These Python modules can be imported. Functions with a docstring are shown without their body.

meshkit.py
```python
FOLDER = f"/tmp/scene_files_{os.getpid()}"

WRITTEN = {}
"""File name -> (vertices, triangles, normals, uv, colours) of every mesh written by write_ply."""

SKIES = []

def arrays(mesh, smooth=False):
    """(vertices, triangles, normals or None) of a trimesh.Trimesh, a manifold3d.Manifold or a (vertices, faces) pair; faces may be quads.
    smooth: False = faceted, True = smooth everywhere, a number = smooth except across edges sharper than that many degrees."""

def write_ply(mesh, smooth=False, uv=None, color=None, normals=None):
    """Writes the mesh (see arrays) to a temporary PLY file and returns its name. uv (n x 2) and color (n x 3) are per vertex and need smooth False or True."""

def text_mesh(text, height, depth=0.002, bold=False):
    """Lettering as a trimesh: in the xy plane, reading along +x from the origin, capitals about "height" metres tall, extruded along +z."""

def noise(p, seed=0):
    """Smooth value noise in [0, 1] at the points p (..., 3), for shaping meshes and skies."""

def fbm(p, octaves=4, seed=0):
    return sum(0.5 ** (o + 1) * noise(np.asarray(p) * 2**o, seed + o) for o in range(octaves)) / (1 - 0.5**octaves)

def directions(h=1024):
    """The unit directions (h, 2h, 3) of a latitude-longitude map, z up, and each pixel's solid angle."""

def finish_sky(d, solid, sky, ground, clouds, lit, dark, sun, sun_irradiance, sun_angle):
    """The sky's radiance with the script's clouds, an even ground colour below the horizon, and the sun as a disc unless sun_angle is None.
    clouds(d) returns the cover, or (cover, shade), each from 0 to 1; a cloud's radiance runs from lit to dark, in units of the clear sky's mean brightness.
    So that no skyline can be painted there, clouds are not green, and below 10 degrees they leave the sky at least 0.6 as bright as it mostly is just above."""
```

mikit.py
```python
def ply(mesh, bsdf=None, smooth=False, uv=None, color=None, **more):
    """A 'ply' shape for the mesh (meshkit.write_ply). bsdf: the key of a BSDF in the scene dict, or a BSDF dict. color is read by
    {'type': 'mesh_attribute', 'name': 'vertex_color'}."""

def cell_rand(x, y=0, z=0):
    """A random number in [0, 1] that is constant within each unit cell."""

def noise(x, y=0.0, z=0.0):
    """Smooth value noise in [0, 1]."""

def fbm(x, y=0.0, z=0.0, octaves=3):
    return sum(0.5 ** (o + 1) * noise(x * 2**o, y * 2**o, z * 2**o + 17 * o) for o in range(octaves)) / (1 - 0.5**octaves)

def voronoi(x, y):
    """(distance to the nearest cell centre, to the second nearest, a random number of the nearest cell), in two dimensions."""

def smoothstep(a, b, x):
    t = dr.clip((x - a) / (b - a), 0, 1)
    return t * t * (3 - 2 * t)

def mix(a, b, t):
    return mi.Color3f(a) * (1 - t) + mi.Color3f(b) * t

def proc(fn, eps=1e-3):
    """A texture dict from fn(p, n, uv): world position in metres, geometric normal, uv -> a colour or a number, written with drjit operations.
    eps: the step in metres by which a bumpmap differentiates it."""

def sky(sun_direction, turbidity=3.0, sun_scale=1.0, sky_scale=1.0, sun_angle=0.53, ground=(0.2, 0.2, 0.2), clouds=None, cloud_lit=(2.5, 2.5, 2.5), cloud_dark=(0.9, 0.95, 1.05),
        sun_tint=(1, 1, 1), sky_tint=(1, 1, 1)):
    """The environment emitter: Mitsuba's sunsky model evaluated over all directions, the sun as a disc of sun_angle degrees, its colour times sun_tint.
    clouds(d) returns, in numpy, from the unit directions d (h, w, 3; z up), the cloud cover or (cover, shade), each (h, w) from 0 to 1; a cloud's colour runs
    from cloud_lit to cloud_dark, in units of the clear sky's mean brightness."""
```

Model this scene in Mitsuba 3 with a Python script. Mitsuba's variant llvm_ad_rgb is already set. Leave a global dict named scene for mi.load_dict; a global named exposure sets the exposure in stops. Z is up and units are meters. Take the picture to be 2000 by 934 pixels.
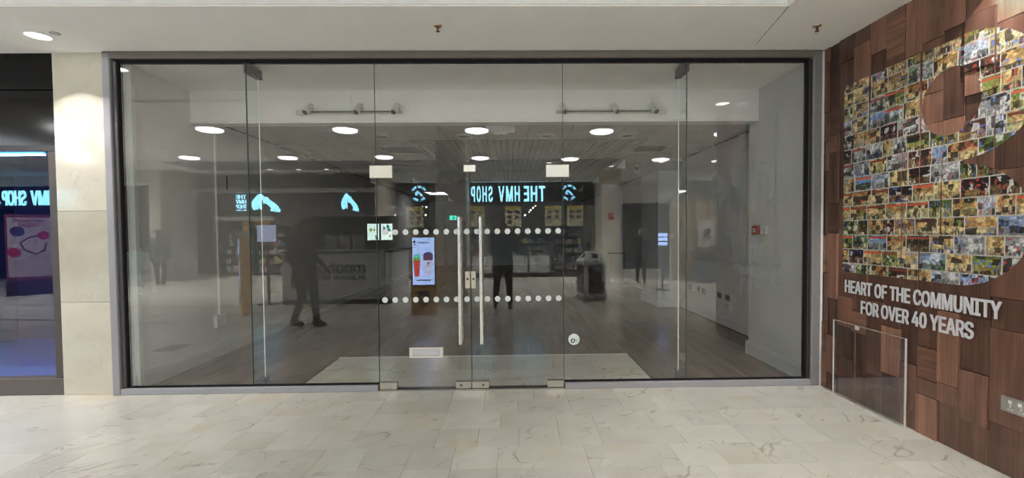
import math, random
import numpy as np, trimesh, mitsuba as mi, drjit as dr
import manifold3d as m3
from shapely.geometry import Polygon, box as sbox, Point
from shapely.ops import unary_union
from shapely import affinity
import mikit, meshkit
from mikit import noise, fbm, cell_rand, smoothstep, mix, proc

T = mi.ScalarTransform4f
rng = random.Random(7)
scene, labels = {}, {}

# ------------------------------------------------------------------ camera, exposure
exposure = 0.72
CAM = np.array([0.0, -4.45, 1.539]); F = 890.0; CX, CY = 1010.5, 478.7
PITCH, YAW, ROLL = math.radians(-1.647), math.radians(-0.963), math.radians(0.495)
def cam_rot(p, y, r):
    cy, sy, cp, sp, cr, sr = math.cos(y), math.sin(y), math.cos(p), math.sin(p), math.cos(r), math.sin(r)
    return (np.array([[cy, -sy, 0], [sy, cy, 0], [0, 0, 1]]) @ np.array([[1, 0, 0], [0, cp, -sp], [0, sp, cp]]) @ np.array([[cr, 0, sr], [0, 1, 0], [-sr, 0, cr]]))
_R = cam_rot(PITCH, YAW, ROLL)
scene['camera'] = {'type': 'perspective', 'fov': math.degrees(2 * math.atan(1000 / F)), 'fov_axis': 'x',
                   'principal_point_offset_x': -(CX - 1000) / 2000, 'principal_point_offset_y': -(CY - 467) / 934,
                   'near_clip': 0.02, 'far_clip': 200.0,
                   'to_world': T().look_at(origin=CAM.tolist(), target=(CAM + _R[:, 1]).tolist(), up=_R[:, 2].tolist())}
# light levels (radiance), used by the lamps' builders further down
L_CEILING = 21.0       # round concourse ceiling lamps
L_ROOF = (5.4, 5.7, 6.2)   # daylight diffuser in the ceiling on the left
L_SPOT = 8.0
L_BACK = 2.2           # lit panel at the back of the empty unit

# ------------------------------------------------------------------ helpers
def lin(c):
    c = np.asarray(c, float) / 255.0
    return np.where(c <= 0.04045, c / 12.92, ((c + 0.055) / 1.055) ** 2.4)
def key_for(name):
    if name not in scene and name not in labels: return name
    k = 1
    while f'{name}_{k:03d}' in scene or f'{name}_{k:03d}' in labels: k += 1
    return f'{name}_{k:03d}'
def lab(key, label=None, cat=None, group=None, kind=None):
    d = labels.setdefault(key, {})
    if label: d['label'] = label
    if cat: d['category'] = cat
    if group: d['group'] = group
    if kind: d['kind'] = kind
    return key
def thing(name, label, cat, group=None, kind=None):
    k = key_for(name); return lab(k, label, cat, group, kind)
def cat(*ms):
    ms = [m for m in ms if m is not None]
    return trimesh.util.concatenate(ms) if len(ms) > 1 else ms[0]
def put(name, mesh, mat='vc_matte', col=None, smooth=False, parent=None, uv=None, label=None, emit=None, weight=None):
    key = key_for(f'{parent}__{name}') if parent else name if name in labels and name not in scene else key_for(name)
    if smooth not in (False, True):
        mesh = trimesh.graph.smooth_shade(mesh, angle=math.radians(smooth), facet_minarea=None); smooth = True
    n = len(mesh.vertices)
    kw = {}
    if mat.startswith('vc'): kw['color'] = np.tile(lin(col if col is not None else (200, 200, 200)), (n, 1))
    if uv is not None: kw['uv'] = np.tile(np.asarray(uv, float), (n, 1)) if np.ndim(uv) == 1 else uv
    if emit is not None:
        e = {'type': 'area', 'radiance': {'type': 'rgb', 'value': [float(x) for x in np.broadcast_to(emit, 3)]}}
        if weight is not None: e['sampling_weight'] = float(weight)
        kw['emitter'] = e
    scene[key] = mikit.ply(mesh, mat, smooth=smooth, **kw)
    if label: lab(key, label)
    return key
def bx(x0, x1, y0, y1, z0, z1):
    m = trimesh.creation.box((abs(x1 - x0), abs(y1 - y0), abs(z1 - z0)))
    m.apply_translation(((x0 + x1) / 2, (y0 + y1) / 2, (z0 + z1) / 2)); return m
def cbx(x0, x1, y0, y1, z0, z1, c=0.004):
    "box with chamfered edges"
    c = min(c, abs(x1 - x0) * .45, abs(y1 - y0) * .45, abs(z1 - z0) * .45)
    a = np.array([[sx * (abs(x1 - x0) / 2 - c * (i != 0)), sy * (abs(y1 - y0) / 2 - c * (i != 1)), sz * (abs(z1 - z0) / 2 - c * (i != 2))] for i in range(3) for sx in (-1, 1) for sy in (-1, 1) for sz in (-1, 1)])
    m = trimesh.convex.convex_hull(a); m.apply_translation(((x0 + x1) / 2, (y0 + y1) / 2, (z0 + z1) / 2)); return m
def cyl(p0, p1, r, n=20):
    return trimesh.creation.cylinder(r, segment=[p0, p1], sections=n)
def frame3(m, o, ex, ey):
    ex, ey = np.asarray(ex, float), np.asarray(ey, float); M = np.eye(4)
    M[:3, 0], M[:3, 1], M[:3, 2], M[:3, 3] = ex, ey, np.cross(ex, ey), o
    m = m.copy(); m.apply_transform(M); return m
def extr(poly, d):
    gs = [g for g in getattr(poly, 'geoms', [poly]) if g.geom_type == 'Polygon' and g.area > 1e-7]
    return cat(*[trimesh.creation.extrude_polygon(g, d, engine='earcut') for g in gs]) if gs else None
def text(s, h, depth, width=None, fat=0.0, xs=1.0):
    m = meshkit.text_mesh(s, h, depth, bold=True)
    if fat:
        cs = []
        for i, dx in enumerate((-fat, 0, fat)):
            c = m.copy(); c.vertices[:, 0] += dx; c.vertices[:, 2] *= 1 - .06 * i; cs.append(c)
        m = cat(*cs)
    x0, x1 = m.bounds[0, 0], m.bounds[1, 0]
    m.vertices[:, 0] -= x0
    m.vertices[:, 0] *= (width / (x1 - x0)) if width else xs
    return m
def quad(p00, p10, p11, p01):
    return trimesh.Trimesh(np.array([p00, p10, p11, p01], float), [[0, 1, 2], [0, 2, 3]], process=False)
def rotz(m, deg, c):
    m = m.copy(); m.apply_transform(trimesh.transformations.rotation_matrix(math.radians(deg), (0, 0, 1), c)); return m
def lathe(prof, n=32):
    return trimesh.creation.revolve(np.array(prof, float), sections=n)
def man(m): return m3.Manifold(m3.Mesh(np.asarray(m.vertices, np.float32), np.asarray(m.faces, np.uint32)))
def unman(M):
    k = M.to_mesh(); return trimesh.Trimesh(k.vert_properties[:, :3], k.tri_verts, process=True)

# ------------------------------------------------------------------ materials
def vc(rough, spec=.5, metallic=0., coat=0.):
    d = {'type': 'principled', 'base_color': {'type': 'mesh_attribute', 'name': 'vertex_color'}, 'roughness': rough, 'specular': spec, 'metallic': metallic}
    if coat: d.update(clearcoat=coat, clearcoat_gloss=.95)
    return {'type': 'twosided', 'bsdf': d}
scene['vc_matte'] = vc(.85, .2)
scene['vc_satin'] = vc(.4)
scene['vc_gloss'] = vc(.12)
scene['vc_blackgloss'] = vc(.1, .22)
scene['vc_metal'] = vc(.28, .5, .85)
scene['chrome'] = {'type': 'roughconductor', 'material': 'none', 'specular_reflectance': {'type': 'rgb', 'value': [.82, .8, .78]}, 'alpha': .07}
scene['glass'] = {'type': 'thindielectric', 'int_ior': 1.7}
scene['window_glass'] = {'type': 'thindielectric', 'int_ior': 1.55}
scene['fin_glass'] = {'type': 'thindielectric', 'int_ior': 1.52, 'specular_transmittance': {'type': 'rgb', 'value': [.86, .94, .90]}}
scene['solid_black'] = {'type': 'diffuse', 'reflectance': {'type': 'rgb', 'value': .02}}

def f_marble(p, n, uv):
    i = dr.floor(uv.x); tone = uv.y
    ox, oy, oz = cell_rand(i, 1) * 40, cell_rand(i, 2) * 40, cell_rand(i, 3) * 40
    x, y, z = p.x + ox, p.y + oy, p.z + oz
    w = fbm(x * 3, y * 3, z * 3, 3)
    cloud = fbm(x * 5 + w * 2, y * 5, z * 5, 4)
    a, b = x * .8 + y * .6, y * .8 - x * .6
    s = fbm(a * .9 + w * .5, b * 3.4 + w * 1.1, z * 2.3, 4)
    vein = 1 - smoothstep(0, .010, dr.abs(s - .5))
    vein = vein * smoothstep(.40, .66, fbm(x * 4 + 9, y * 4, z * 4, 2)) * .9
    s2 = fbm(a * 2.4 + w, b * 8 + w * 1.5, z * 7 + 5, 3)
    vein2 = (1 - smoothstep(0, .012, dr.abs(s2 - .48))) * smoothstep(.48, .62, fbm(x * 3, y * 3 + 21, z * 3, 2)) * .35
    base = mix((.515, .49, .425), (.63, .61, .555), cloud) * (tone * .15 + .87)
    base = mix(base, (.50, .43, .31), smoothstep(.55, .75, fbm(x * 2 + 31, y * 2, z * 2, 3)) * .45)
    return mix(base, (.22, .185, .14), dr.clip(vein * .62 + vein2, 0, 1))
scene['marble'] = {'type': 'principled', 'base_color': proc(f_marble), 'roughness': .2, 'specular': .45}
def f_pillar(p, n, uv):
    i = dr.floor(uv.x)
    o = cell_rand(i, 4) * 30
    w = fbm(p.x * 4 + o, p.y * 4, p.z * 2, 3)
    s = fbm(p.x * 5 + w * 1.5 + o, p.y * 5, p.z * 1.4 + w, 4)
    vein = (1 - smoothstep(0, .014, dr.abs(s - .5))) * smoothstep(.40, .6, fbm(p.x * 3 + o, p.y, p.z * 3, 2))
    base = mix((.50, .455, .36), (.60, .56, .47), fbm(p.x * 7, p.y * 7 + o, p.z * 7, 4)) * (uv.y * .2 + .88)
    return mix(base, (.36, .30, .21), vein * .28)
scene['pillar_marble'] = {'type': 'principled', 'base_color': proc(f_pillar), 'roughness': .11, 'specular': .6}
def f_wood(p, n, uv):
    i = dr.floor(uv.x); tone = uv.y
    o = cell_rand(i, 1) * 20
    flip = cell_rand(i, 5) > .82
    a = dr.select(flip, p.z, p.y); b = dr.select(flip, p.y, p.z)
    w = fbm(a * 9 + o, b * 1.2 + o, p.x * 4, 3)
    grain = fbm(a * 95 + w * 5 + o, b * 3.0, o, 3)
    fig = fbm(a * 14 + o, b * 2.0 + w * 2, 3, 3)
    c = mix((.034, .0155, .0115), (.30, .148, .098), tone * tone * .6 + tone * .4)
    c = c * (fig * .9 + .5) * (grain * .7 + .62)
    return mix(c, (.20, .12, .09), smoothstep(.62, .8, fbm(a * 3 + o, b * 7 + o, 1, 3)) * .35 * tone)
scene['wood_panel'] = {'type': 'principled', 'base_color': proc(f_wood), 'roughness': .32, 'specular': .4, 'clearcoat': .22, 'clearcoat_gloss': .9}
def f_plank(p, n, uv):
    i = dr.floor(uv.x); o = cell_rand(i, 1) * 30
    w = fbm(p.x * 6 + o, p.y * .8, o, 3)
    g = fbm(p.x * 60 + w * 6 + o, p.y * 2, o, 3)
    c = mix((.046, .032, .024), (.150, .109, .083), g * .65 + fbm(p.x * 12 + o, p.y * 1.2 + w, 2, 3) * .45)
    return c * (cell_rand(i, 2) * .35 + .8)
scene['plank'] = {'type': 'principled', 'base_color': proc(f_plank), 'roughness': .3, 'specular': .4}
def f_plaster(p, n, uv):
    return mix((.79, .78, .745), (.84, .83, .80), fbm(p.x * 3, p.y * 3, p.z * 3, 3))
scene['plaster'] = {'type': 'diffuse', 'reflectance': proc(f_plaster)}
def f_wallgrey(p, n, uv):
    g = fbm(p.x * 2.5, p.y * 2.5, p.z * 2.5, 3)
    # shallow painted block courses
    return mix((.56, .565, .545), (.63, .635, .615), g)
scene['wall_paint'] = {'type': 'diffuse', 'reflectance': proc(f_wallgrey)}
def f_tile(p, n, uv):
    i = dr.floor(uv.x)
    return mix((.54, .525, .495), (.62, .605, .57), cell_rand(i, 3)) * (fbm(p.x * 30, p.y * 30, 1, 2) * .2 + .88)
scene['ceiling_tile'] = {'type': 'diffuse', 'reflectance': proc(f_tile)}

def f_photo(p, n, uv):
    i = dr.floor(uv.x); u = (uv.x - i) / .9; v = uv.y
    r = [cell_rand(i, k + 11) for k in range(8)]
    hz = .3 + .3 * r[0]
    kind = r[1]
    warm_t, warm_b = mix((.36, .16, .05), (.78, .58, .26), r[2]), mix((.50, .36, .16), (.70, .60, .36), r[3])
    blue_t, blue_b = mix((.20, .34, .62), (.62, .68, .74), r[2]), mix((.22, .22, .24), (.45, .44, .40), r[3])
    green_t, green_b = mix((.05, .10, .03), (.30, .34, .08), r[2]), mix((.30, .26, .06), (.55, .48, .16), r[3])
    grey_t, grey_b = mix((.28, .27, .27), (.66, .65, .64), r[2]), mix((.12, .11, .11), (.40, .38, .37), r[3])
    night_t, night_b = mix((.015, .012, .012), (.12, .05, .03), r[2]), mix((.08, .05, .04), (.45, .28, .10), r[3])
    def pick(a, b, c, d, e):
        q = dr.select(kind < .46, a, dr.select(kind < .62, b, dr.select(kind < .77, c, dr.select(kind < .90, d, e))))
        return q
    top, bot = pick(warm_t, blue_t, green_t, grey_t, night_t), pick(warm_b, blue_b, green_b, grey_b, night_b)
    c = mix(bot, top, smoothstep(hz - .06, hz + .06, v + (noise(u * 5 + i * 7, 1) - .5) * .12))
    # shop fronts, windows, trees and crowds as blocks with uneven edges at two sizes
    w = fbm(u * 4 + i * 3, v * 4, i, 3) - .5
    n1 = 3 + dr.floor(4 * r[4])
    b1 = cell_rand(dr.floor((u + w * .16 + r[5]) * n1), dr.floor((v + w * .22) * 3.2 + r[6]), i)
    b2 = cell_rand(dr.floor((u + w * .10) * n1 * 2.6), dr.floor((v + w * .12) * 7.5), i + 300)
    c = c * (.36 + .95 * b1) * (.48 + .85 * b2)
    c = dr.select((b1 > .82) & (b2 > .35), mix(c, dr.select(kind < .46, mi.Color3f(.85, .66, .34), mi.Color3f(.78, .77, .73)), .7), c)
    c = dr.select(b1 < .27, mix(c, (.022, .017, .016), .8), c) * .92
    odd = mi.Color3f(dr.select(r[7] < .35, .50, dr.select(r[7] < .6, .08, .10)), dr.select(r[7] < .35, .06, dr.select(r[7] < .6, .16, .26)), dr.select(r[7] < .35, .05, dr.select(r[7] < .6, .50, .08)))
    c = dr.select((b2 > .90) & (b1 < .8), mix(c, odd, .75), c)
    # people: dark and coloured upright blobs along the ground
    pu = u * (7 + 7 * r[6]) + w; pi = dr.floor(pu); pf = pu - pi
    on = cell_rand(pi, i, 5) > .5
    ph = hz * .45 + .3 * cell_rand(pi, i, 6)
    dd = dr.square((pf - .5) / (.14 + .2 * cell_rand(pi, i, 7))) + dr.square((v - ph * .55) / (ph * .5))
    hue = cell_rand(pi, i, 8)
    pc = dr.select(hue < .62, mi.Color3f(.025, .022, .025), dr.select(hue < .74, mi.Color3f(.40, .05, .05), dr.select(hue < .84, mi.Color3f(.07, .10, .32), mi.Color3f(.6, .57, .52))))
    c = dr.select(on, mix(c, pc, (1 - smoothstep(.7, 1.1, dd)) * .8), c)
    c = c * (.45 + .85 * fbm(u * 18 + i * 3, v * 12, i, 3))
    # one dark canopy or sign strip in some
    c = dr.select((r[7] > .7) & (v > .76) & (v < .9), mix(mi.Color3f(.03, .02, .02), mi.Color3f(.75, .12, .06), cell_rand(i, 60)), c)
    edge = (u < .022) | (u > .978) | (v < .03) | (v > .97)
    return dr.select(edge, mi.Color3f(.66, .64, .58), dr.minimum(c, .9))
scene['photo_print'] = {'type': 'principled', 'base_color': proc(f_photo), 'roughness': .3, 'specular': .4, 'clearcoat': .3, 'clearcoat_gloss': .93}

# ------------------------------------------------------------------ setting: concourse
XW = 3.079        # face of the wood wall on the right
ZS, ZC = 3.271, 3.64   # soffit and concourse ceiling
XL, XRR, YB = -19.0, 8.0, -15.0
lab('floor', 'cream marble floor of the shopping centre', None, None, 'structure')
put('floor', bx(XL, XRR, YB, 0.0, -.08, -.012), 'vc_matte', (110, 104, 92))
tid = [0]
def tile(x0, x1, y0, y1, parent, out=None, g=.0009, name='tile', mat='marble'):
    tid[0] += 1
    dz = -.0006 * rng.random()
    m = bx(x0 + g, x1 - g, y0 + g, y1 - g, -.012, dz)
    uv = (tid[0] + .5, rng.random())
    if out is None: return put(name, m, mat, parent=parent, uv=uv)
    out[0].append(m); out[1].append(np.tile(uv, (len(m.vertices), 1)))
rest = ([], [])
y, row = 0.0, 0
while y > YB:
    h = .305
    y1 = max(y - h, YB)
    x = -3.3
    while x < XRR - .02:
        w = rng.choice((.305, .305, .46, .61)) if row < 8 else .61
        x1 = min(x + w, XRR)
        near = y1 > -2.0 and x < XW and (abs(x + .1) < 3.4)
        if near and x1 > XW: x1 = XW
        tile(x, x1, y, y1, 'floor', None if near else rest)
        x = x1
    y, row = y1, row + 1
for k, y0 in enumerate(np.arange(0, YB + .01, -1.22)):
    for x0 in np.arange(-3.3, XL, -.915):
        y1 = max(y0 - 1.22, YB)
        tile(x0 - .915 if x0 - .915 > XL else XL, x0, y0, y1, 'floor', None if (y0 > -2.3 and x0 > -7) else rest)
k = put('tile_rest', cat(*rest[0]), 'marble', parent='floor', uv=np.vstack(rest[1])); lab(k, 'marble tiles of the far concourse', kind='stuff')
for (xa, ya, xb, yb) in ((-14, -6.2, -3.4, -5.0), (-15, -8.2, -4.5, -7.6), (-13, -4.6, -3.5, -3.2), (-16, -10, -5, -9.4), (-9, -2.2, -3.5, -7.5)):
    d = np.array([xb - xa, yb - ya]); L = np.hypot(*d); d /= L
    put('inlay_strip', frame3(bx(0, L, -.05, .05, -.002, .0006), (xa, ya, 0), (d[0], d[1], 0), (-d[1], d[0], 0)), 'vc_satin', (120, 112, 100), parent='floor')
put('joint_stone', bx(-4.75, -4.45, -1.98, -1.6, -.002, .0008), 'vc_satin', (112, 96, 88), parent='floor')

# soffit over the shopfront (its underside), with a return along the wood wall
lab('ceiling', 'white plaster soffit and ceiling of the concourse', None, None, 'structure')
put('ceiling', cat(bx(XL, 2.178, -.9, 1.2, ZS, ZC + .3), bx(2.178, XW + .25, -2.25, 1.2, ZS, ZC + .3)), 'plaster')
put('soffit_lip', cat(bx(XL, 2.168, -.912, -.9, ZS + .012, ZS + .05)), 'vc_matte', (232, 232, 230), parent='ceiling')
put('board_joint', extr(Polygon([(2.178, -.898), (2.186, -.898), (2.32, -.166), (2.317, -.166)]), .0015), 'vc_matte', (120, 118, 112), parent='ceiling')
scene[list(scene)[-1]]['to_world'] = T().translate([0, 0, ZS - .0012])
put('main_ceiling', bx(XL, XRR, YB, -.9, ZC, ZC + .2), 'plaster', parent='ceiling')
put('ceiling_trim', bx(XL, XRR, -2.84, -2.80, ZC - .03, ZC), 'vc_matte', (165, 163, 158), parent='ceiling')
# polished slat ceiling in front of the record shop
ck = put('slat_bed', bx(-10, 3.2, -10.6, -8.9, ZC - .012, ZC - .002), 'vc_gloss', (70, 70, 72), parent='ceiling')
for x0 in np.arange(-9.9, 3.2, .22):
    put('ceiling_slat', bx(x0, x0 + .19, -10.6, -8.9, ZC - .026, ZC - .012), 'vc_gloss', (135, 135, 138), parent='ceiling')
for side, (a, b) in {'left': ((XL - .15, XL), (YB, 2.6)), 'right': ((XRR, XRR + .15), (YB, .2))}.items():
    lab('wall_concourse_' + side, kind='structure'); put('wall_concourse_' + side, bx(a[0], a[1], b[0], b[1], 0, ZC + .2), 'plaster')
lab('wall_concourse_back', kind='structure'); put('wall_concourse_back', bx(XL, XRR, YB - .15, YB, 0, ZC + .2), 'vc_matte', (60, 60, 62))
lab('wall_front_right', kind='structure'); put('wall_front_right', bx(3.55, XRR, -2.25, -2.1, 0, ZC + .2), 'plaster')

# ------------------------------------------------------------------ wood panelled wall on the right
lab('wall_right', 'dark brown wood panelled wall', None, None, 'structure')
put('wall_right', bx(XW + .03, XW + .5, -2.25, 0.05, 0, ZS), 'vc_matte', (22, 15, 13))
COLS = [-.035, -.12, -.247, -.425, -.6, -.765, -.936, -1.084, -1.255, -1.409, -1.603, -1.83, -2.02, -2.25]
SPEC = {3: [(0, .24, .3, .004), (.24, .62, .22, .004), (.62, .815, .75, .02), (.815, 1.42, .5, .008)],
        4: [(0, .30, .35, .004), (.30, .93, .5, .012), (.93, 1.5, .35, .004)],
        5: [(0, .27, .33, .004), (.27, .36, .3, .008), (.362, .745, .95, .026), (.745, 1.3, .4, .006)],
        6: [(0, .14, .7, .006), (.14, .50, .6, .014), (.50, .95, .3, .004), (.95, 1.45, .35, .012)],
        7: [(0, .30, .95, .018), (.30, .42, .6, .014), (.42, .66, .55, .010), (.66, 1.0, .4, .005), (1.0, 1.5, .3, .004)],
        8: [(0, .30, .5, .004), (.30, .44, .7, .020), (.44, .95, .8, .024), (.95, 1.4, .35, .006)],
        9: [(0, .24, .5, .006), (.24, .58, .65, .022), (.58, .95, .35, .005), (.95, 1.5, .3, .012)],
        10: [(0, .30, .45, .006), (.30, .90, .55, .012), (.90, 1.1, .4, .004), (1.1, 1.9, .5, .016)]}
panels = []   # (y0, y1, z0, z1, face x)
for ci in range(len(COLS) - 1):
    ya, yb = COLS[ci], COLS[ci + 1]
    cells = list(SPEC.get(ci, []))
    z = cells[-1][1] if cells else 0.0
    while z < ZS - .001:
        h = rng.choice((.16, .28, .36, .48, .62))
        z1 = min(z + h, ZS)
        if ZS - z1 < .12: z1 = ZS
        if ci == 7 and 2.2 < z < 2.6: z1 = min(z + .22, ZS)
        cells.append((z, z1, (.22 + .62 * rng.random()) * ((.62 if ci < 3 else 1.0) if z > 1.2 else .9), rng.choice((.004, .006, .012, .018, .024) if z < 1.2 else (.004, .007, .010, .015, .020)))); z = z1
    for (z0, z1, tone, d) in cells:
        tid[0] += 1
        m = cbx(XW - d, XW + .035, yb + .0012, ya - .0012, z0 + .0012, z1 - .0012, .0018)
        put('panel', m, 'wood_panel', parent='wall_right', uv=(tid[0] + .5, tone))
        panels.append((yb, ya, z0, z1, XW - d))
# end face of the wall
put('panel', bx(XW - .004, XW + .5, -2.275, -2.252, 0, ZS), 'wood_panel', parent='wall_right', uv=(tid[0] + 1.5, .4))

# the big letter of photographs (coordinates: s = -y along the wall, z up)
def arc(cx, cy, rx, ry, a0, a1, n=28):
    return [(cx + rx * math.cos(math.radians(a)), cy + ry * math.sin(math.radians(a))) for a in np.linspace(a0, a1, n)]
bowl_top = Polygon([(.9, 2.005)] + arc(1.41, 2.42, .455, .418, -88, 90) + [(.9, 2.838)])
bowl_low = Polygon([(.9, 1.148)] + arc(1.36, 1.56, .48, .413, -90, 90) + [(.9, 1.98)])
stem = sbox(.30, 1.148, 1.40, 2.838).buffer(-.03).buffer(.03)
B_OUT = unary_union([bowl_top, bowl_low, stem]).difference(affinity.scale(Point(1.302, 2.421).buffer(1, 48), .216, .234))
logo = thing('photo_collage', 'giant letter B made of small printed photographs on the wood wall', 'wall graphic')
pid, zr, r_i = 0, 1.105, 0
pr = random.Random(3)
while zr < 2.86:
    s = .30 - pr.random() * .12
    while s < 1.9:
        w = pr.choice((.115, .17, .175, .185, .19, .215))
        cell = sbox(s + .001, zr + .001, s + w - .001, zr + .1265)
        inside = cell.intersection(B_OUT)
        if inside.area > 2e-4:
            pid += 1; ms, uvs = [], []
            for (y0, y1, z0, z1, fx) in panels:
                if -y1 > s + w or -y0 < s or z0 > zr + .13 or z1 < zr: continue
                piece = inside.intersection(sbox(-y1 + .0015, z0 + .0008, -y0 - .0015, z1 - .0008))
                m = extr(piece, .0016) if piece.area > 1e-6 else None
                if m is None: continue
                lu, lv = (m.vertices[:, 0] - s) / w, (m.vertices[:, 1] - zr) / .1275
                uvs.append(np.stack([pid + .9 * np.clip(lu, 0, 1), np.clip(lv, 0, 1)], 1))
                ms.append(frame3(m, (fx + .0002, 0, 0), (0, -1, 0), (0, 0, 1)))
            if ms: put('photo', cat(*ms), 'photo_print', parent=logo, uv=np.vstack(uvs))
        s += w
    zr += .1275

# raised lettering on the wood wall
for line, ya, yb, z0, h in (('HEART OF THE COMMUNITY', -.365, -1.686, .968, .108), ('FOR OVER 40 YEARS', -.556, -1.519, .805, .108)):
    t = thing('wall_lettering', f'silver grey raised capitals reading {line} on wood wall', 'lettering')
    full = text(line, h, .006, width=ya - yb, fat=.003)
    comps = full.split(only_watertight=False)
    # letters: group the copies by their x range
    comps = sorted(comps, key=lambda c: c.bounds[0, 0])
    groups = []
    for c in comps:
        a, b = c.bounds[0, 0], c.bounds[1, 0]
        if groups and a < groups[-1][1] - .010: groups[-1][0].append(c); groups[-1][1] = max(groups[-1][1], b)
        else: groups.append([[c], b])
    for cs, _ in groups:
        put('letter', frame3(cat(*cs), (XW - .0275, ya, z0), (0, -1, 0), (0, 0, 1)), 'vc_satin', (212, 210, 214), parent=t)
# clear guard sheet standing in front of the wall
g = thing('clear_guard_sheet', 'clear acrylic sheet with bright edges standing against wood wall near the floor', 'guard panel')
gx = XW - .045
put('sheet', quad((gx, -.245, .004), (gx, -1.024, .004), (gx, -1.024, .69), (gx, -.245, .69)), 'glass', parent=g)
put('edge', bx(gx - .006, gx + .006, -.252, -.245, 0, .694), 'vc_satin', (205, 205, 200), parent=g)
put('edge', bx(gx - .006, gx + .006, -1.031, -1.024, 0, .694), 'vc_satin', (205, 205, 200), parent=g)
put('edge', bx(gx - .006, gx + .006, -1.024, -.252, .688, .694), 'vc_satin', (150, 140, 130), parent=g)
put('edge', bx(gx - .003, gx + .003, -.517, -.513, .0, .688), 'vc_satin', (110, 85, 75), parent=g)
put('clip', bx(gx - .010, gx + .014, -.545, -.52, .655, .69), 'vc_satin', (205, 200, 195), parent=g)
s_ = thing('wall_socket', 'brushed steel double socket plate on wood wall', 'socket')
put('plate', cbx(XW - .030, XW - .012, -1.835, -1.690, .405, .500, .003), 'vc_metal', (178, 176, 172), parent=s_)
put('rocker', cat(bx(XW - .033, XW - .029, -1.755, -1.738, .462, .482), bx(XW - .033, XW - .029, -1.81, -1.79, .462, .482)), 'vc_satin', (228, 228, 226), parent=s_)
for dy in (0, -.06):
    put('pin_slot', cat(bx(XW - .0325, XW - .0295, -1.750 + dy, -1.744 + dy, .44, .456), bx(XW - .0325, XW - .0295, -1.763 + dy, -1.751 + dy, .424, .429), bx(XW - .0325, XW - .0295, -1.743 + dy, -1.731 + dy, .424, .429)), 'vc_satin', (225, 225, 222), parent=s_)

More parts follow.
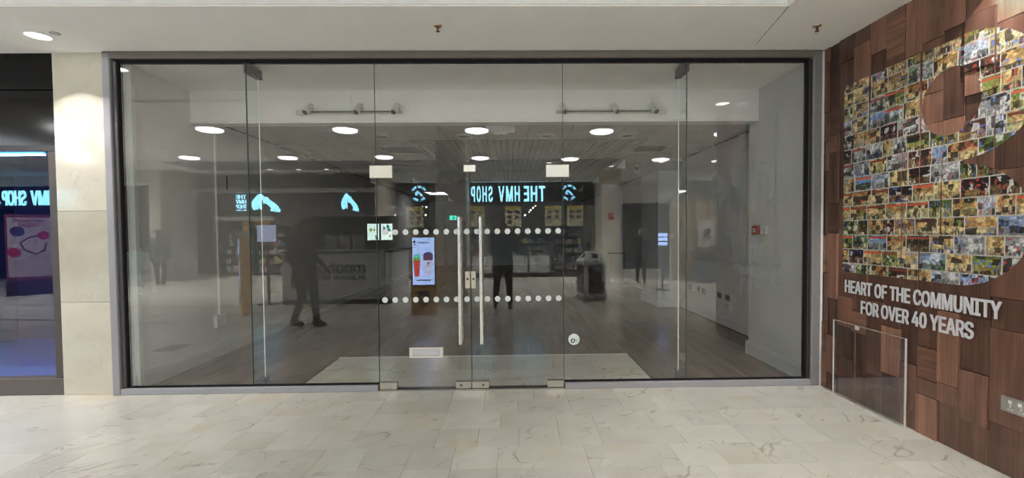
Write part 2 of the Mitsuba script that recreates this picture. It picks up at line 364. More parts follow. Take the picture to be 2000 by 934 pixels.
# ------------------------------------------------------------------ shopfront frame and glazing (glass in the plane y = 0)
lab('trim_1', 'grey metal frame around the shopfront glazing', None, None, 'structure')
put('jamb', cat(cbx(-3.822, -3.752, -.055, .07, 0, 3.255, .006)), 'vc_satin', (142, 140, 146), parent='trim_1')
put('jamb', cbx(-3.752, -3.712, -.03, .06, .07, 3.19, .004), 'vc_satin', (60, 58, 60), parent='trim_1')
put('jamb', cbx(2.955, 3.035, -.055, .07, 0, 3.255, .006), 'vc_satin', (122, 119, 120), parent='trim_1')
put('jamb', cbx(2.925, 2.955, -.03, .06, .07, 3.19, .004), 'vc_satin', (40, 39, 41), parent='trim_1')
put('head', cbx(-3.822, 3.035, -.055, .07, 3.205, 3.271, .006), 'vc_satin', (104, 98, 93), parent='trim_1')
put('gasket', cat(bx(-3.712, 2.925, -.02, .05, 3.180, 3.205), bx(-3.715, -3.700, -.012, .012, .07, 3.18), bx(2.912, 2.925, -.012, .012, .07, 3.18)), 'vc_matte', (22, 22, 24), parent='trim_1')
put('sill', cbx(-3.752, -1.292, -.05, .05, 0, .058, .005), 'vc_satin', (152, 151, 156), parent='trim_1')
put('sill', cbx(.532, 2.955, -.05, .05, 0, .058, .005), 'vc_satin', (148, 146, 150), parent='trim_1')
put('gasket', cat(bx(-3.715, -1.292, -.012, .012, .058, .072), bx(.532, 2.925, -.012, .012, .058, .072)), 'vc_matte', (24, 24, 27), parent='trim_1')
put('threshold', cbx(-1.292, .532, -.05, .05, 0, .010, .003), 'vc_metal', (176, 174, 170), parent='trim_1')
put('edge_bead', bx(3.037, 3.062, -.05, .05, 0, 3.26), 'vc_matte', (226, 222, 214), parent='trim_1')
lab('trim_2', kind='structure'); put('trim_2', bx(3.034, 3.08, -.04, .2, 0, 3.27), 'vc_matte', (40, 38, 38))
lab('trim_3', kind='structure'); put('trim_3', bx(-3.9, -3.79, -.01, .2, 0, 3.271), 'vc_matte', (150, 142, 125))
def pane(name, x0, x1, z0, z1, label, edges):
    lab(name, label, None, None, 'structure')
    put('pane', quad((x0, 0, z0), (x1, 0, z0), (x1, 0, z1), (x0, 0, z1)), 'glass', parent=name)
    for (a, b, c, d) in edges:
        put('glass_edge', bx(a, b, -.006, .006, c, d), 'vc_satin', (52, 66, 62), parent=name)
pane('window_1', -3.700, -2.512, .066, 3.185, 'left pane of the shopfront', [(-2.514, -2.508, .066, 3.185)])
pane('window_2', -2.506, -1.287, .066, 3.185, 'pane left of the glass doors', [(-1.290, -1.286, .066, 3.185)])
pane('window_3', -1.283, .520, 2.134, 3.185, 'transom pane over the glass doors', [(-1.283, .52, 2.130, 2.134)])
pane('window_4', .526, 1.735, .066, 3.185, 'pane right of the glass doors', [(.523, .527, .066, 3.185)])
pane('window_5', 1.739, 2.914, .066, 3.185, 'right pane of the shopfront', [(1.734, 1.740, .066, 3.185)])
def letter_prism(x0, x1, z0, z1, y0=-.028, y1=.028): return cbx(x0, x1, y0, y1, z0, z1, .003)
for di, (x0, x1, hx, dots) in enumerate(((-1.280, -.3855, -.484, range(0, 9)), (-.3805, .519, -.278, range(9, 18)))):
    d = f'door_{di + 1}'
    lab(d, ('left' if di == 0 else 'right') + ' frameless glass door', None, None, 'structure')
    put('pane', quad((x0, 0, .022), (x1, 0, .022), (x1, 0, 2.128), (x0, 0, 2.128)), 'glass', parent=d)
    put('glass_edge', bx(x1 - .003 if di == 0 else x0, x1 if di == 0 else x0 + .003, -.006, .006, .022, 2.126), 'vc_satin', (52, 66, 62), parent=d)
    h = put('handle', cat(cyl((hx, -.062, .457), (hx, -.062, 1.688), .019, 24)), 'chrome', smooth=40, parent=d)
    put('inner_bar', cyl((hx, .062, .457), (hx, .062, 1.688), .019, 24), 'chrome', smooth=40, parent=h)
    put('standoff', cat(*[cyl((hx, -.06, z), (hx, .06, z), .010, 16) for z in (.62, 1.53)]), 'chrome', smooth=40, parent=h)
    ends = ((x0, x0 + .17), (x1 - .152, x1)) if di == 0 else ((x0, x0 + .168), (x1 - .162, x1))
    for (a, b) in ends: put('patch_fitting', letter_prism(a, b, .012, .078), 'vc_metal', (190, 184, 172), parent=d)
    put('lock_case', letter_prism(*((-.436, -.3865) if di == 0 else (-.3795, -.331)), .992, 1.160), 'vc_metal', (205, 198, 184), parent=d)
    lx = -.412 if di == 0 else -.356
    put('keyhole', cyl((lx, -.031, 1.085), (lx, -.027, 1.085), .011, 16), 'vc_satin', (50, 48, 46), parent=d)
    for kx in ((ends[1][0] + .05,) if di == 0 else (ends[0][0] + .11,)):
        put('keyhole', cyl((kx, -.031, .045), (kx, -.027, .045), .011, 16), 'vc_satin', (70, 66, 62), parent=d)
    for z, s0, st in ((1.546, -1.210, .0991), (.885, -1.221, .0998)):
        for k in dots:
            put('dot', cyl((s0 + st * k, -.0022, z), (s0 + st * k, -.0006, z), .0285, 28), 'vc_matte', (226, 230, 228), parent=d)
for (a, b, z0, z1) in ((-1.342, -1.122, 2.068, 2.190), (-.438, -.322, 2.122, 2.190), (.358, .582, 2.066, 2.188)):
    put('patch_fitting', letter_prism(a, b, z0, z1, -.03, .03), 'vc_metal', (208, 202, 190), parent='window_3')
put('patch_fitting', letter_prism(-.446, -.312, 2.066, 2.121, -.03, .03), 'vc_metal', (120, 116, 108), parent='window_3') if False else None
lp = thing('letter_plate', 'white letter plate with a flap low on the left glass door', 'letter plate')
fr = extr(sbox(-.990, .315, -.661, .416).difference(sbox(-.955, .335, -.695, .398)), .012)
put('surround', frame3(fr, (0, -.0015, 0), (1, 0, 0), (0, 0, 1)), 'vc_satin', (214, 210, 198), parent=lp)
put('flap', cbx(-.954, -.696, -.010, -.0015, .336, .397, .004), 'vc_satin', (196, 196, 200), parent=lp)
st = thing('round_sticker', 'small round white sticker with dark curled mark on pane right of doors', 'sticker')
put('disc', cyl((.624, -.0024, .476), (.624, -.0006, .476), .056, 40), 'vc_matte', (222, 232, 228), parent=st)
mk = unary_union([Polygon(arc(.612, .462, .017, .020, 20, 330, 20)).buffer(.0035).difference(Polygon(arc(.612, .462, .013, .016, 0, 359, 20)).buffer(-.001)),
                  Polygon([(.624, .448), (.630, .448), (.640, .478), (.634, .478)]), Polygon([(.642, .446), (.647, .446), (.655, .474), (.650, .476)]), Polygon([(.600, .45), (.605, .447), (.606, .478), (.601, .476)])])
put('mark', frame3(extr(mk, .0006), (0, -.0024, 0), (1, 0, 0), (0, 0, 1)), 'vc_matte', (64, 66, 62), parent=st)

# glass fins
for nm, x, lb in (('glass_fin', -2.510, 'glass stiffening fin behind the shopfront joint left of the doors'), ('glass_fin', 1.737, 'glass stiffening fin behind the shopfront joint right of the doors')):
    f = thing(nm, lb, 'glass fin')
    put('sheet', quad((x, .012, .066), (x, .215, .066), (x, .215, 3.17), (x, .012, 3.17)), 'fin_glass', parent=f)
    put('edge', bx(x - .0045, x + .0045, .212, .218, .08, 3.10), 'vc_satin', (226, 230, 224), parent=f)
    put('bracket', cbx(x - .03, x + .03, .012, .24, 3.09, 3.18, .004), 'vc_satin', (52, 54, 52), parent=f)
    put('shoe', cbx(x - .03, x + .03, .052, .24, .0, .085, .004), 'vc_satin', (66, 68, 72), parent=f)

# ------------------------------------------------------------------ marble pier and the shop window on the left
lab('wall_pier', 'polished cream marble pier between the two shopfronts', None, None, 'structure')
put('wall_pier', bx(-4.312, -3.83, .004, .45, 0, ZS), 'vc_matte', (120, 112, 98))
for z0, z1 in ((0, .898), (.898, 1.775), (1.775, ZS)):
    tid[0] += 1
    put('slab', cbx(-4.312, -3.826, -.022, .006, z0 + .0008, z1 - .0008, .0015), 'pillar_marble', parent='wall_pier', uv=(tid[0] + .5, rng.random()))
lab('window_6', 'dark shop window of the unit on the left', None, None, 'structure')
put('pane', quad((-7.4, .02, .165), (-4.395, .02, .165), (-4.395, .02, 2.36), (-7.4, .02, 2.36)), 'window_glass', parent='window_6')
put('jamb', cbx(-4.395, -4.314, -.01, .09, .165, 2.36, .004), 'vc_satin', (64, 56, 54), parent='window_6')
put('kick_panel', cbx(-7.4, -4.314, -.012, .09, 0, .165, .005), 'vc_satin', (84, 76, 72), parent='window_6')
put('fascia', cat(bx(-7.4, -4.314, -.008, .06, 2.40, 2.92), bx(-7.4, -4.314, -.004, .06, 2.93, ZS)), 'vc_blackgloss', (12, 12, 15), parent='window_6')
put('head', cbx(-7.4, -4.314, -.014, .09, 2.345, 2.40, .004), 'vc_satin', (46, 44, 46), parent='window_6')
lab('wall_left_unit', kind='structure')
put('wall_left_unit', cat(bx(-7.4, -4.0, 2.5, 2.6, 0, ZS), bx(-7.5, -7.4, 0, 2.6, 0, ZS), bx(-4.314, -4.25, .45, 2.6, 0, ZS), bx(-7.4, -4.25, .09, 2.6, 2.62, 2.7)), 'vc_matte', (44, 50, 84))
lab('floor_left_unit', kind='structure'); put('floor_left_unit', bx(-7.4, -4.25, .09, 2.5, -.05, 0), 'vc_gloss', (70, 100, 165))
led = thing('blue_light_strip', 'blue light strip along the head of the dark shop window', 'light strip')
put('strip', bx(-7.3, -4.55, .10, .13, 2.325, 2.345), 'solid_black', parent=led, emit=(1.4, 9.0, 44.0), weight=.8)
put('housing', bx(-7.3, -4.55, .095, .17, 2.347, 2.60), 'vc_matte', (40, 42, 52), parent=led)

# ------------------------------------------------------------------ the empty unit behind the glass
WL, WR = -3.70, 3.43
ZI, YD = 2.95, 16.7
lab('floor_unit', 'brown wood plank floor of the empty unit', None, None, 'structure')
put('floor_unit', bx(WL, WR + .1, 0.05, YD, -.08, -.012), 'vc_matte', (30, 24, 20))
MX0, MX1, MY1 = -2.118, 1.46, 1.19
cnt, restp = 0, ([], [])
for i, x0 in enumerate(np.arange(WL, WR, .178)):
    x1 = min(x0 + .178, WR)
    y0 = .052 - rng.random() * 1.0
    while y0 < YD:
        y1 = min(y0 + 1.22, YD); a = max(y0, .052)
        pieces = [(x0, x1, a, y1)]
        if x1 > MX0 and x0 < MX1 and a < MY1:
            pieces = [(x0, x1, MY1 + .016, y1)] if y1 > MY1 + .05 else []
            if x0 < MX0 - .02: pieces.append((x0, MX0 - .012, a, min(y1, MY1 + .016)))
            if x1 > MX1 + .02: pieces.append((MX1 + .012, x1, a, min(y1, MY1 + .016)))
        for (xa, xb, c0, c1) in pieces:
            cnt += 1; far = c0 > 6.8
            tile(xa, xb, c0, c1, 'floor_unit', restp if far else None, g=.0007, name='plank', mat='plank')
        y0 = y1
k = put('plank_rest', cat(*restp[0]), 'plank', parent='floor_unit', uv=np.vstack(restp[1])); lab(k, 'planks at the back of the unit', kind='stuff')
em = thing('entrance_tiles', 'rectangle of cream marble tiles let into the plank floor inside the glass doors', 'floor tiles')
for yi in range(4):
    x = MX0 - (.3 if yi % 2 else 0) * rng.random()
    while x < MX1:
        x1 = min(x + rng.choice((.305, .46, .61)), MX1)
        if x1 - max(x, MX0) > .02: tile(max(x, MX0), x1, .052 + yi * .2845, .052 + (yi + 1) * .2845, em)
        x = x1
put('edge_strip', cat(bx(MX0 - .012, MX1 + .012, MY1, MY1 + .016, -.01, .004)), 'vc_metal', (225, 222, 212), parent=em)
put('edge_strip', bx(MX0 - .012, MX0, .052, MY1, -.01, .003), 'vc_satin', (60, 54, 48), parent=em)
put('edge_strip', bx(MX1, MX1 + .012, .052, MY1, -.01, .003), 'vc_satin', (60, 54, 48), parent=em)

lab('wall_left', 'light grey side wall of the empty unit', None, None, 'structure')
put('wall_left', bx(WL - .08, WL, .05, YD, 0, 3.3), 'wall_paint')
lab('baseboard_left', kind='structure')
sk = extr(Polygon([(0, 0), (.022, 0), (.022, .125), (.014, .15), (.006, .165), (0, .165)]), 1.0)
def skirt(xw, y0, y1, sgn):
    m = sk.copy(); m.vertices[:, 2] *= (y1 - y0)
    o = frame3(m, (xw, y1 if sgn > 0 else y0, 0), (sgn, 0, 0), (0, 0, 1))
    return o
put('baseboard_left', skirt(WL, .06, YD, 1), 'vc_satin', (190, 192, 188))
lab('wall_right_pier', 'grey wall pier inside the right pane', None, None, 'structure')
put('wall_right_pier', bx(2.965, 3.60, .08, 1.15, 0, 3.3), 'wall_paint')
lab('baseboard_pier', kind='structure')
put('baseboard_pier', cat(skirt(2.965, .08, 1.15, -1), bx(2.94, 2.965, 1.15, 1.172, 0, .16)), 'vc_satin', (200, 203, 202))
lab('wall_right_unit', 'grey side wall of the empty unit on the right', None, None, 'structure')
put('wall_right_unit', bx(WR, WR + .1, 1.0, YD, 0, 3.3), 'wall_paint')
lab('baseboard_right', kind='structure'); put('baseboard_right', skirt(WR, 1.17, 9.3, -1), 'vc_satin', (196, 198, 196))
put('shadow_gap', bx(WR - .024, WR - .022, 1.17, 9.3, 0, .012), 'vc_matte', (24, 22, 20), parent='baseboard_right')
lab('wall_back', 'far back wall of the empty unit', None, None, 'structure')
put('wall_back', bx(WL, WR, YD, YD + .1, 0, 3.3), 'wall_paint')
lab('baseboard_back', kind='structure'); put('baseboard_back', bx(WL, WR, YD - .022, YD, 0, .14), 'vc_satin', (206, 206, 202))
lab('wall_stub', 'short wall at the back right of the empty unit', None, None, 'structure')
put('wall_stub', bx(2.80, WR, 9.3, 9.5, 0, ZI), 'wall_paint')
lab('baseboard_stub', kind='structure'); put('baseboard_stub', bx(2.79, WR, 9.275, 9.3, 0, .15), 'vc_satin', (206, 206, 202))
db = thing('white_boxed_pier', 'waist high white boxed pier against the short back wall', 'boxed pier')
put('casing', cbx(2.99, 3.38, 9.02, 9.27, 0, .86, .006), 'vc_satin', (206, 204, 196), parent=db)
put('capping', cbx(2.96, 3.41, 9.0, 9.27, .86, .885, .004), 'vc_satin', (120, 114, 104), parent=db)
lw = thing('low_partition', 'low white partition with dark capping by the left wall near the back', 'partition')
put('panel', cbx(WL + .025, WL + .16, 9.04, 13.0, 0, .98, .004), 'vc_satin', (176, 178, 174), parent=lw)
put('capping', cbx(WL + .025, WL + .19, 9.02, 13.0, .98, 1.02, .004), 'vc_satin', (48, 46, 44), parent=lw)
put('skirting', bx(WL + .16, WL + .18, 9.04, 13.0, 0, .15), 'vc_satin', (205, 205, 200), parent=lw)
lab('door_3', 'grey door at the back of the empty unit', None, None, 'structure')
put('leaf', cbx(-2.95, -2.10, YD - .05, YD - .001, .01, 2.0, .004), 'vc_satin', (150, 152, 152), parent='door_3')
put('frame', cat(bx(-3.02, -2.95, YD - .06, YD - .001, 0, 2.07), bx(-2.10, -2.03, YD - .06, YD - .001, 0, 2.07), bx(-2.95, -2.10, YD - .06, YD - .001, 2.0, 2.07)), 'vc_satin', (120, 122, 122), parent='door_3')
put('lever', cbx(-2.22, -2.13, YD - .10, YD - .05, .98, 1.0, .003), 'vc_metal', (180, 180, 176), parent='door_3')
es = thing('exit_sign', 'glowing green exit sign above the door at the back of the unit', 'sign')
put('box', cbx(-2.78, -2.42, YD - .07, YD - .001, 2.10, 2.33, .006), 'vc_satin', (210, 214, 210), parent=es)
put('lit_face', frame3(extr(sbox(-2.765, 2.112, -2.435, 2.318), .003), (0, YD - .07, 0), (1, 0, 0), (0, 0, 1)), 'solid_black', parent=es, emit=(.03, .55, .36), weight=.05)
put('arrow', frame3(extr(Polygon([(-2.60, 2.28), (-2.60, 2.20), (-2.64, 2.20), (-2.58, 2.13), (-2.52, 2.20), (-2.56, 2.20), (-2.56, 2.28)]), .002), (0, YD - .073, 0), (1, 0, 0), (0, 0, 1)), 'vc_matte', (235, 245, 240), parent=es)

# pillar with cornice on the right
pl = 'wall_pillar'; lab(pl, 'grey pillar standing out of the right wall of the unit', None, None, 'structure')
put('shaft', bx(2.977, WR, 4.65, 5.75, 0, ZI), 'wall_paint', parent=pl)
put('plinth', cat(bx(2.955, WR, 4.628, 5.772, 0, .17)), 'vc_satin', (200, 203, 202), parent=pl)
cor = m3.Manifold.hull_points(np.array([(2.977, 4.65, 2.74), (WR, 4.65, 2.74), (2.977, 5.75, 2.74), (WR, 5.75, 2.74), (2.80, 4.47, 2.90), (WR, 4.47, 2.90), (2.80, 5.93, 2.90), (WR, 5.93, 2.90), (2.80, 4.47, 2.95), (WR, 4.47, 2.95), (2.80, 5.93, 2.95), (WR, 5.93, 2.95)]))
put('cornice', unman(cor), 'vc_satin', (188, 190, 188), parent=pl)
sw = thing('light_switch', 'white switch plate on the grey pillar', 'switch')
put('plate', cbx(3.20, 3.31, 4.638, 4.65, 1.375, 1.465, .003), 'vc_satin', (232, 232, 228), parent=sw)
put('rocker', cbx(3.235, 3.275, 4.633, 4.639, 1.40, 1.44, .002), 'vc_satin', (240, 240, 238), parent=sw)

lab('trim_4', 'pale reveal at the left end of the glazing', None, None, 'structure'); put('trim_4', bx(WL, WL + .045, .07, .12, 0, 3.2), 'vc_matte', (196, 200, 194))
# ceilings of the unit
lab('ceiling_unit_front', 'white plaster ceiling strip and bulkhead behind the glass', None, None, 'structure')
put('ceiling_unit_front', bx(WL, 3.0, .08, 1.2, 3.205, 3.27), 'plaster')
put('bulkhead', bx(WL, 2.985, .95, 1.10, 2.835, 3.205), 'plaster', parent='ceiling_unit_front')
put('bulkhead_lip', cbx(WL, 2.985, .94, 1.11, 2.828, 2.85, .003), 'vc_satin', (226, 226, 220), parent='ceiling_unit_front')
lab('ceiling_unit', 'suspended ceiling of square tiles in the empty unit', None, None, 'structure')
put('ceiling_unit', bx(WL, WR + .1, 1.1, YD, ZI + .06, ZI + .35), 'vc_matte', (26, 26, 26))
GX = lambda i: -4.56 + .604 * i
GY = lambda j: 1.39 + .585 * j
GX0, GX1 = -1.55, 2.10     # open slatted area
resT = ([], [])
for j in range(-1, 27):
    for i in range(0, 14):
        x0, x1, y0, y1 = GX(i), GX(i + 1), GY(j), GY(j + 1)
        xa, xb, ya, yb = max(x0, WL), min(x1, WR), max(y0, 1.1), min(y1, YD)
        if xb - xa < .03 or yb - ya < .03: continue
        cx, cy = (x0 + x1) / 2, (y0 + y1) / 2
        if -1.6 < cx < 2.05 and 2.55 < cy < 8.6: continue
        if (i, j) in ((4, 3), (11, 3)): continue          # missing tiles
        tid[0] += 1
        m = bx(xa + .004, xb - .004, ya + .004, yb - .004, ZI - .006 * rng.random() * (rng.random() > .8), ZI + .02)
        uv = (tid[0] + .5, .5)
        if j > 13: resT[0].append(m); resT[1].append(np.tile(uv, (len(m.vertices), 1)))
        else: put('tile', m, 'ceiling_tile', parent='ceiling_unit', uv=uv)
k = put('tile_rest', cat(*resT[0]), 'ceiling_tile', parent='ceiling_unit', uv=np.vstack(resT[1])); lab(k, 'ceiling tiles at the back', kind='stuff')
for i in range(0, 15):
    if WL < GX(i) < WR: put('grid_bar', bx(GX(i) - .012, GX(i) + .012, 1.1, YD, ZI + .004, ZI + .03), 'vc_matte', (70, 68, 64), parent='ceiling_unit')
for j in range(0, 27): put('grid_bar', bx(WL, WR, GY(j) - .012, GY(j) + .012, ZI + .005, ZI + .03), 'vc_matte', (70, 68, 64), parent='ceiling_unit')
for x in np.arange(GX0 + .03, GX1, .1):
    put('slat', bx(x, x + .086, 2.56, 8.6, ZI - .004, ZI + .012), 'vc_satin', (158, 153, 138), parent='ceiling_unit')
for y in np.arange(2.6, 8.6, .2): put('cross_bar', bx(GX0 + .03, GX1, y, y + .012, ZI - .006, ZI - .003), 'vc_matte', (96, 92, 82), parent='ceiling_unit')
put('perimeter_angle', cat(bx(WR - .03, WR, 1.15, YD, ZI - .012, ZI + .02), bx(WL, WL + .03, 1.1, YD, ZI - .012, ZI + .02)), 'vc_matte', (44, 42, 40), parent='ceiling_unit')

# track lights on the bulkhead
def track(x0, x1, z, lb, flip):
    t = thing('track_light', lb, 'track light')
    put('rail', cbx(x0, x1, .90, .94, z - .016, z + .016, .003), 'vc_satin', (176, 176, 170), parent=t)
    put('slot', bx(x0 + .06, x1 - .06, .895, .901, z - .006, z + .006), 'vc_matte', (40, 40, 38), parent=t)
    put('feed_box', cbx(*((x0 - .12, x0) if not flip else (x1, x1 + .13)), .895, .945, z - .026, z + .022, .005), 'vc_satin', (205, 204, 198), parent=t)
    for q, fx in enumerate((x0 + .06, (x0 + x1) / 2 + .08, x1 - .05)):
        hd = put('spot_head', cat(cyl((fx, .88, z + .07), (fx - .03 * (1 - 2 * flip), .80, z - .03), .034, 20)), 'vc_satin', (196, 196, 190), smooth=40, parent=t)
        put('arm', cat(cyl((fx + .02, .90, z + .01), (fx + .02, .89, z + .085), .007, 10), cyl((fx + .02, .89, z + .085), (fx, .87, z + .08), .007, 10)), 'vc_satin', (150, 150, 146), smooth=40, parent=hd)
        put('lens', cyl((fx - .029 * (1 - 2 * flip), .802, z - .0275), (fx - .031 * (1 - 2 * flip), .797, z - .0325), .029, 20), 'vc_gloss', (50, 50, 50), parent=hd)
track(-2.34, -1.23, 2.945, 'unlit white track light on the bulkhead left of the doors', 0)
track(.56, 1.72, 2.940, 'unlit white track light on the bulkhead right of the doors', 1)
el = thing('emergency_light', 'white emergency light box hanging below the ceiling tiles above the doors', 'emergency light')
put('body', cbx(-.30, .085, 1.52, 1.60, 2.835, 2.94, .008), 'vc_satin', (206, 208, 208), parent=el)
put('diffuser', cbx(-.20, -.02, 1.53, 1.59, 2.815, 2.837, .008), 'vc_satin', (228, 230, 230), parent=el)
put('stud', cyl((-.10, 1.56, 2.80), (-.10, 1.56, 2.816), .008, 10), 'vc_satin', (40, 40, 40), parent=el)
for x, wh in ((-1.843, 'leftmost'), (-.647, 'second from left'), (.545, 'third from left'), (1.746, 'rightmost')):
    d = thing('round_ceiling_speaker', wh + ' of four unlit round white fittings in the tiles behind the bulkhead', 'ceiling fitting', 'round ceiling fittings')
    pf = [(0, -.004), (.085, -.006), (.095, -.018), (.12, -.022), (.128, -.012), (.128, .01), (0, .01)]
    m = lathe(pf, 32); m.apply_translation((x, 2.26, ZI - .002)); put('rim', m, 'vc_satin', (196, 194, 186), smooth=30, parent=d)
    put('grille', frame3(extr(Point(0, 0).buffer(.084, 16), .002), (x, 2.26, ZI - .0085), (1, 0, 0), (0, -1, 0)), 'vc_matte', (110, 108, 102), parent=d)
def wedge(x, y, s, lb):
    w = thing('wedge_spotlight', lb, 'ceiling spotlight', None)
    h = Polygon([(0, 0), (s * .20, 0), (s * .13, -.165), (s * .02, -.17)]) if False else Polygon([(0, -.17), (-s * .17, -.165), (-s * .02, -.02), (0, 0)])
    m = frame3(extr(h, .16), (x, y, ZI - .03), (1, 0, 0), (0, 0, 1)); put('housing', m, 'vc_satin', (222, 222, 218), parent=w)
    put('stem', cyl((x - s * .01, y - .08, ZI - .04), (x - s * .01, y - .08, ZI), .012, 10), 'vc_satin', (190, 190, 186), parent=w)
for n_, y in enumerate((4.5, 7.1, 9.55)): wedge(2.24, y, 1, ('nearest', 'middle', 'farthest')[n_] + ' of three white wedge spotlights under the ceiling on the right')
for n_, y in enumerate((6.87, 9.5, 13.4)): wedge(-2.36, y, -1, ('nearest', 'middle', 'farthest')[n_] + ' of three white wedge spotlights under the ceiling on the left')
cm = thing('dome_camera', 'small white dome security camera under the ceiling near the grey pillar', 'camera')
put('base', lathe([(0, 0), (.055, 0), (.055, -.05), (.04, -.06), (0, -.06)], 28).apply_translation((2.72, 5.25, ZI)), 'vc_satin', (205, 205, 200), smooth=30, parent=cm)
dm = trimesh.creation.icosphere(3, .04); dm.apply_translation((2.72, 5.25, ZI - .062)); put('dome', dm, 'vc_gloss', (24, 24, 26), smooth=True, parent=cm)
bp = thing('lit_ceiling_panel', 'bright rectangular light panel in the ceiling at the back left', 'ceiling light')
put('diffuser', quad((-2.92, 11.3, ZI - .012), (-2.92, 12.5, ZI - .012), (-2.26, 12.5, ZI - .012), (-2.26, 11.3, ZI - .012)), 'solid_black', parent=bp, emit=L_BACK)
put('frame', cat(bx(-2.95, -2.92, 11.27, 12.53, ZI - .016, ZI), bx(-2.26, -2.23, 11.27, 12.53, ZI - .016, ZI), bx(-2.92, -2.26, 11.27, 11.3, ZI - .016, ZI), bx(-2.92, -2.26, 12.5, 12.53, ZI - .016, ZI)), 'vc_satin', (220, 220, 216), parent=bp)
# left wall conduit and box, right wall sockets, call point
cd = thing('cable_conduit', 'white cable conduit running down the left wall to a small box', 'conduit')
put('trunking', cbx(WL + .001, WL + .022, 1.355, 1.385, .52, 3.20, .003), 'vc_satin', (226, 228, 222), parent=cd)
put('box', cbx(WL + .001, WL + .045, 1.26, 1.45, .365, .525, .005), 'vc_satin', (216, 218, 212), parent=cd)
wp = thing('wall_pen_mark', 'dark scuff mark high on the left wall beside the conduit', 'scuff')
put('scuff', cbx(WL, WL + .003, 1.60, 1.62, 2.12, 2.30, .001), 'vc_matte', (52, 50, 48), parent=wp)
for n_, (y, z, lb) in enumerate(((4.12, .462, 'farthest grey socket plate on the right wall near the pillar'), (3.73, .472, 'left of the two neighbouring grey socket plates on the right wall'), (3.53, .465, 'right of the two neighbouring grey socket plates on the right wall'), (2.92, .473, 'grey socket plate on the right wall beside the nearest one'), (2.64, .472, 'nearest and upper grey socket plate on the right wall'), (2.655, .34, 'pale socket plate below the nearest grey one on the right wall'))):
    s_ = thing('wall_socket', lb, 'socket')
    put('plate', cbx(WR - .012, WR, y - .075, y + .075, z - .045, z + .045, .003), 'vc_metal' if n_ < 5 else 'vc_satin', (140, 140, 138) if n_ < 5 else (205, 206, 204), parent=s_)
    put('outlet', cat(bx(WR - .014, WR - .011, y - .05, y - .02, z - .02, z + .015), bx(WR - .014, WR - .011, y + .02, y + .05, z - .02, z + .015)), 'vc_matte', (66, 66, 66) if n_ < 5 else (150, 150, 150), parent=s_)
ca = thing('fire_call_point', 'red square fire alarm call point on the grey pier at right', 'alarm')
PX = 2.965
put('housing', cbx(PX - .045, PX, .888, 1.008, 1.485, 1.588, .006), 'vc_satin', (150, 34, 30), parent=ca)
put('window', bx(PX - .048, PX - .044, .918, .978, 1.51, 1.555), 'vc_satin', (232, 226, 220), parent=ca)
put('dot', cyl((PX - .05, .948, 1.532), (PX - .047, .948, 1.532), .012, 16), 'vc_satin', (20, 20, 20), parent=ca)
bpz = thing('blank_plate', 'white blank plate on the grey pier beside the red call point', 'plate')
put('plate', cbx(PX - .02, PX, .745, .872, 1.487, 1.585, .004), 'vc_satin', (206, 210, 208), parent=bpz)
put('screw', cat(cyl((PX - .022, .765, 1.536), (PX - .019, .765, 1.536), .006, 10), cyl((PX - .022, .852, 1.536), (PX - .019, .852, 1.536), .006, 10)), 'vc_satin', (120, 120, 118), parent=bpz)

# ------------------------------------------------------------------ soffit fittings
for (x, y, lb) in ((-.585, -.575, 'bronze sprinkler head in the soffit above the glass doors'), (2.63, -.568, 'bronze sprinkler head in the soffit near the wood wall')):
    s_ = thing('sprinkler_head', lb, 'sprinkler')
    put('rose', lathe([(0, 0), (.034, 0), (.03, -.008), (.014, -.012), (0, -.012)], 28).apply_translation((x, y, ZS)), 'vc_metal', (196, 176, 150), smooth=30, parent=s_)
    put('frame', cat(cyl((x, y, ZS - .01), (x, y, ZS - .022), .009, 14), cyl((x - .009, y, ZS - .02), (x - .006, y, ZS - .046), .0028, 8), cyl((x + .009, y, ZS - .02), (x + .006, y, ZS - .046), .0028, 8), cyl((x, y, ZS - .022), (x, y, ZS - .044), .003, 8)), 'vc_metal', (120, 96, 72), smooth=40, parent=s_)
    put('deflector', lathe([(0, 0), (.016, 0), (.017, -.003), (0, -.004)], 20).apply_translation((x, y, ZS - .046)), 'vc_metal', (130, 106, 80), smooth=30, parent=s_)
sd = thing('ceiling_disc', 'small flat grey disc in the soffit beside the lit downlight', 'sensor')
put('disc', lathe([(0, 0), (.04, 0), (.036, -.008), (0, -.010)], 28).apply_translation((-3.87, -.44, ZS)), 'vc_satin', (165, 162, 155), smooth=30, parent=sd)

def downlight(x, y, z, lb, watts=L_SPOT, cut=46, beam=30, r=.085, disc=9.0, tint=(1, .98, .95)):
    d = thing('downlight', lb, 'downlight')
    put('trim_ring', lathe([(r, 0), (r + .018, -.001), (r + .02, -.006), (r + .002, -.010), (r, -.006)], 32).apply_translation((x, y, z)), 'vc_satin', (236, 236, 234), smooth=30, parent=d)
    put('lit_disc', frame3(extr(Point(0, 0).buffer(r, 16), .002), (x, y, z - .002), (1, 0, 0), (0, -1, 0)), 'solid_black', parent=d, emit=tuple(disc * np.array(tint)), weight=.15)
    scene[d + '_beam'] = {'type': 'spot', 'to_world': T().look_at(origin=[x, y, z - .012], target=[x, y, 0], up=[0, 1, 0]), 'intensity': {'type': 'rgb', 'value': [float(watts * t) for t in tint]}, 'cutoff_angle': float(cut), 'beam_width': float(beam)}
downlight(-4.05, -.40, ZS, 'small round lit downlight in the soffit by the marble pier')
downlight(2.925, -1.78, ZS, 'small round lit downlight in the soffit close to the wood wall', cut=50, beam=34, watts=11)
downlight(-6.6, -.40, ZS, 'small round lit downlight in the soffit over the dark shop window')

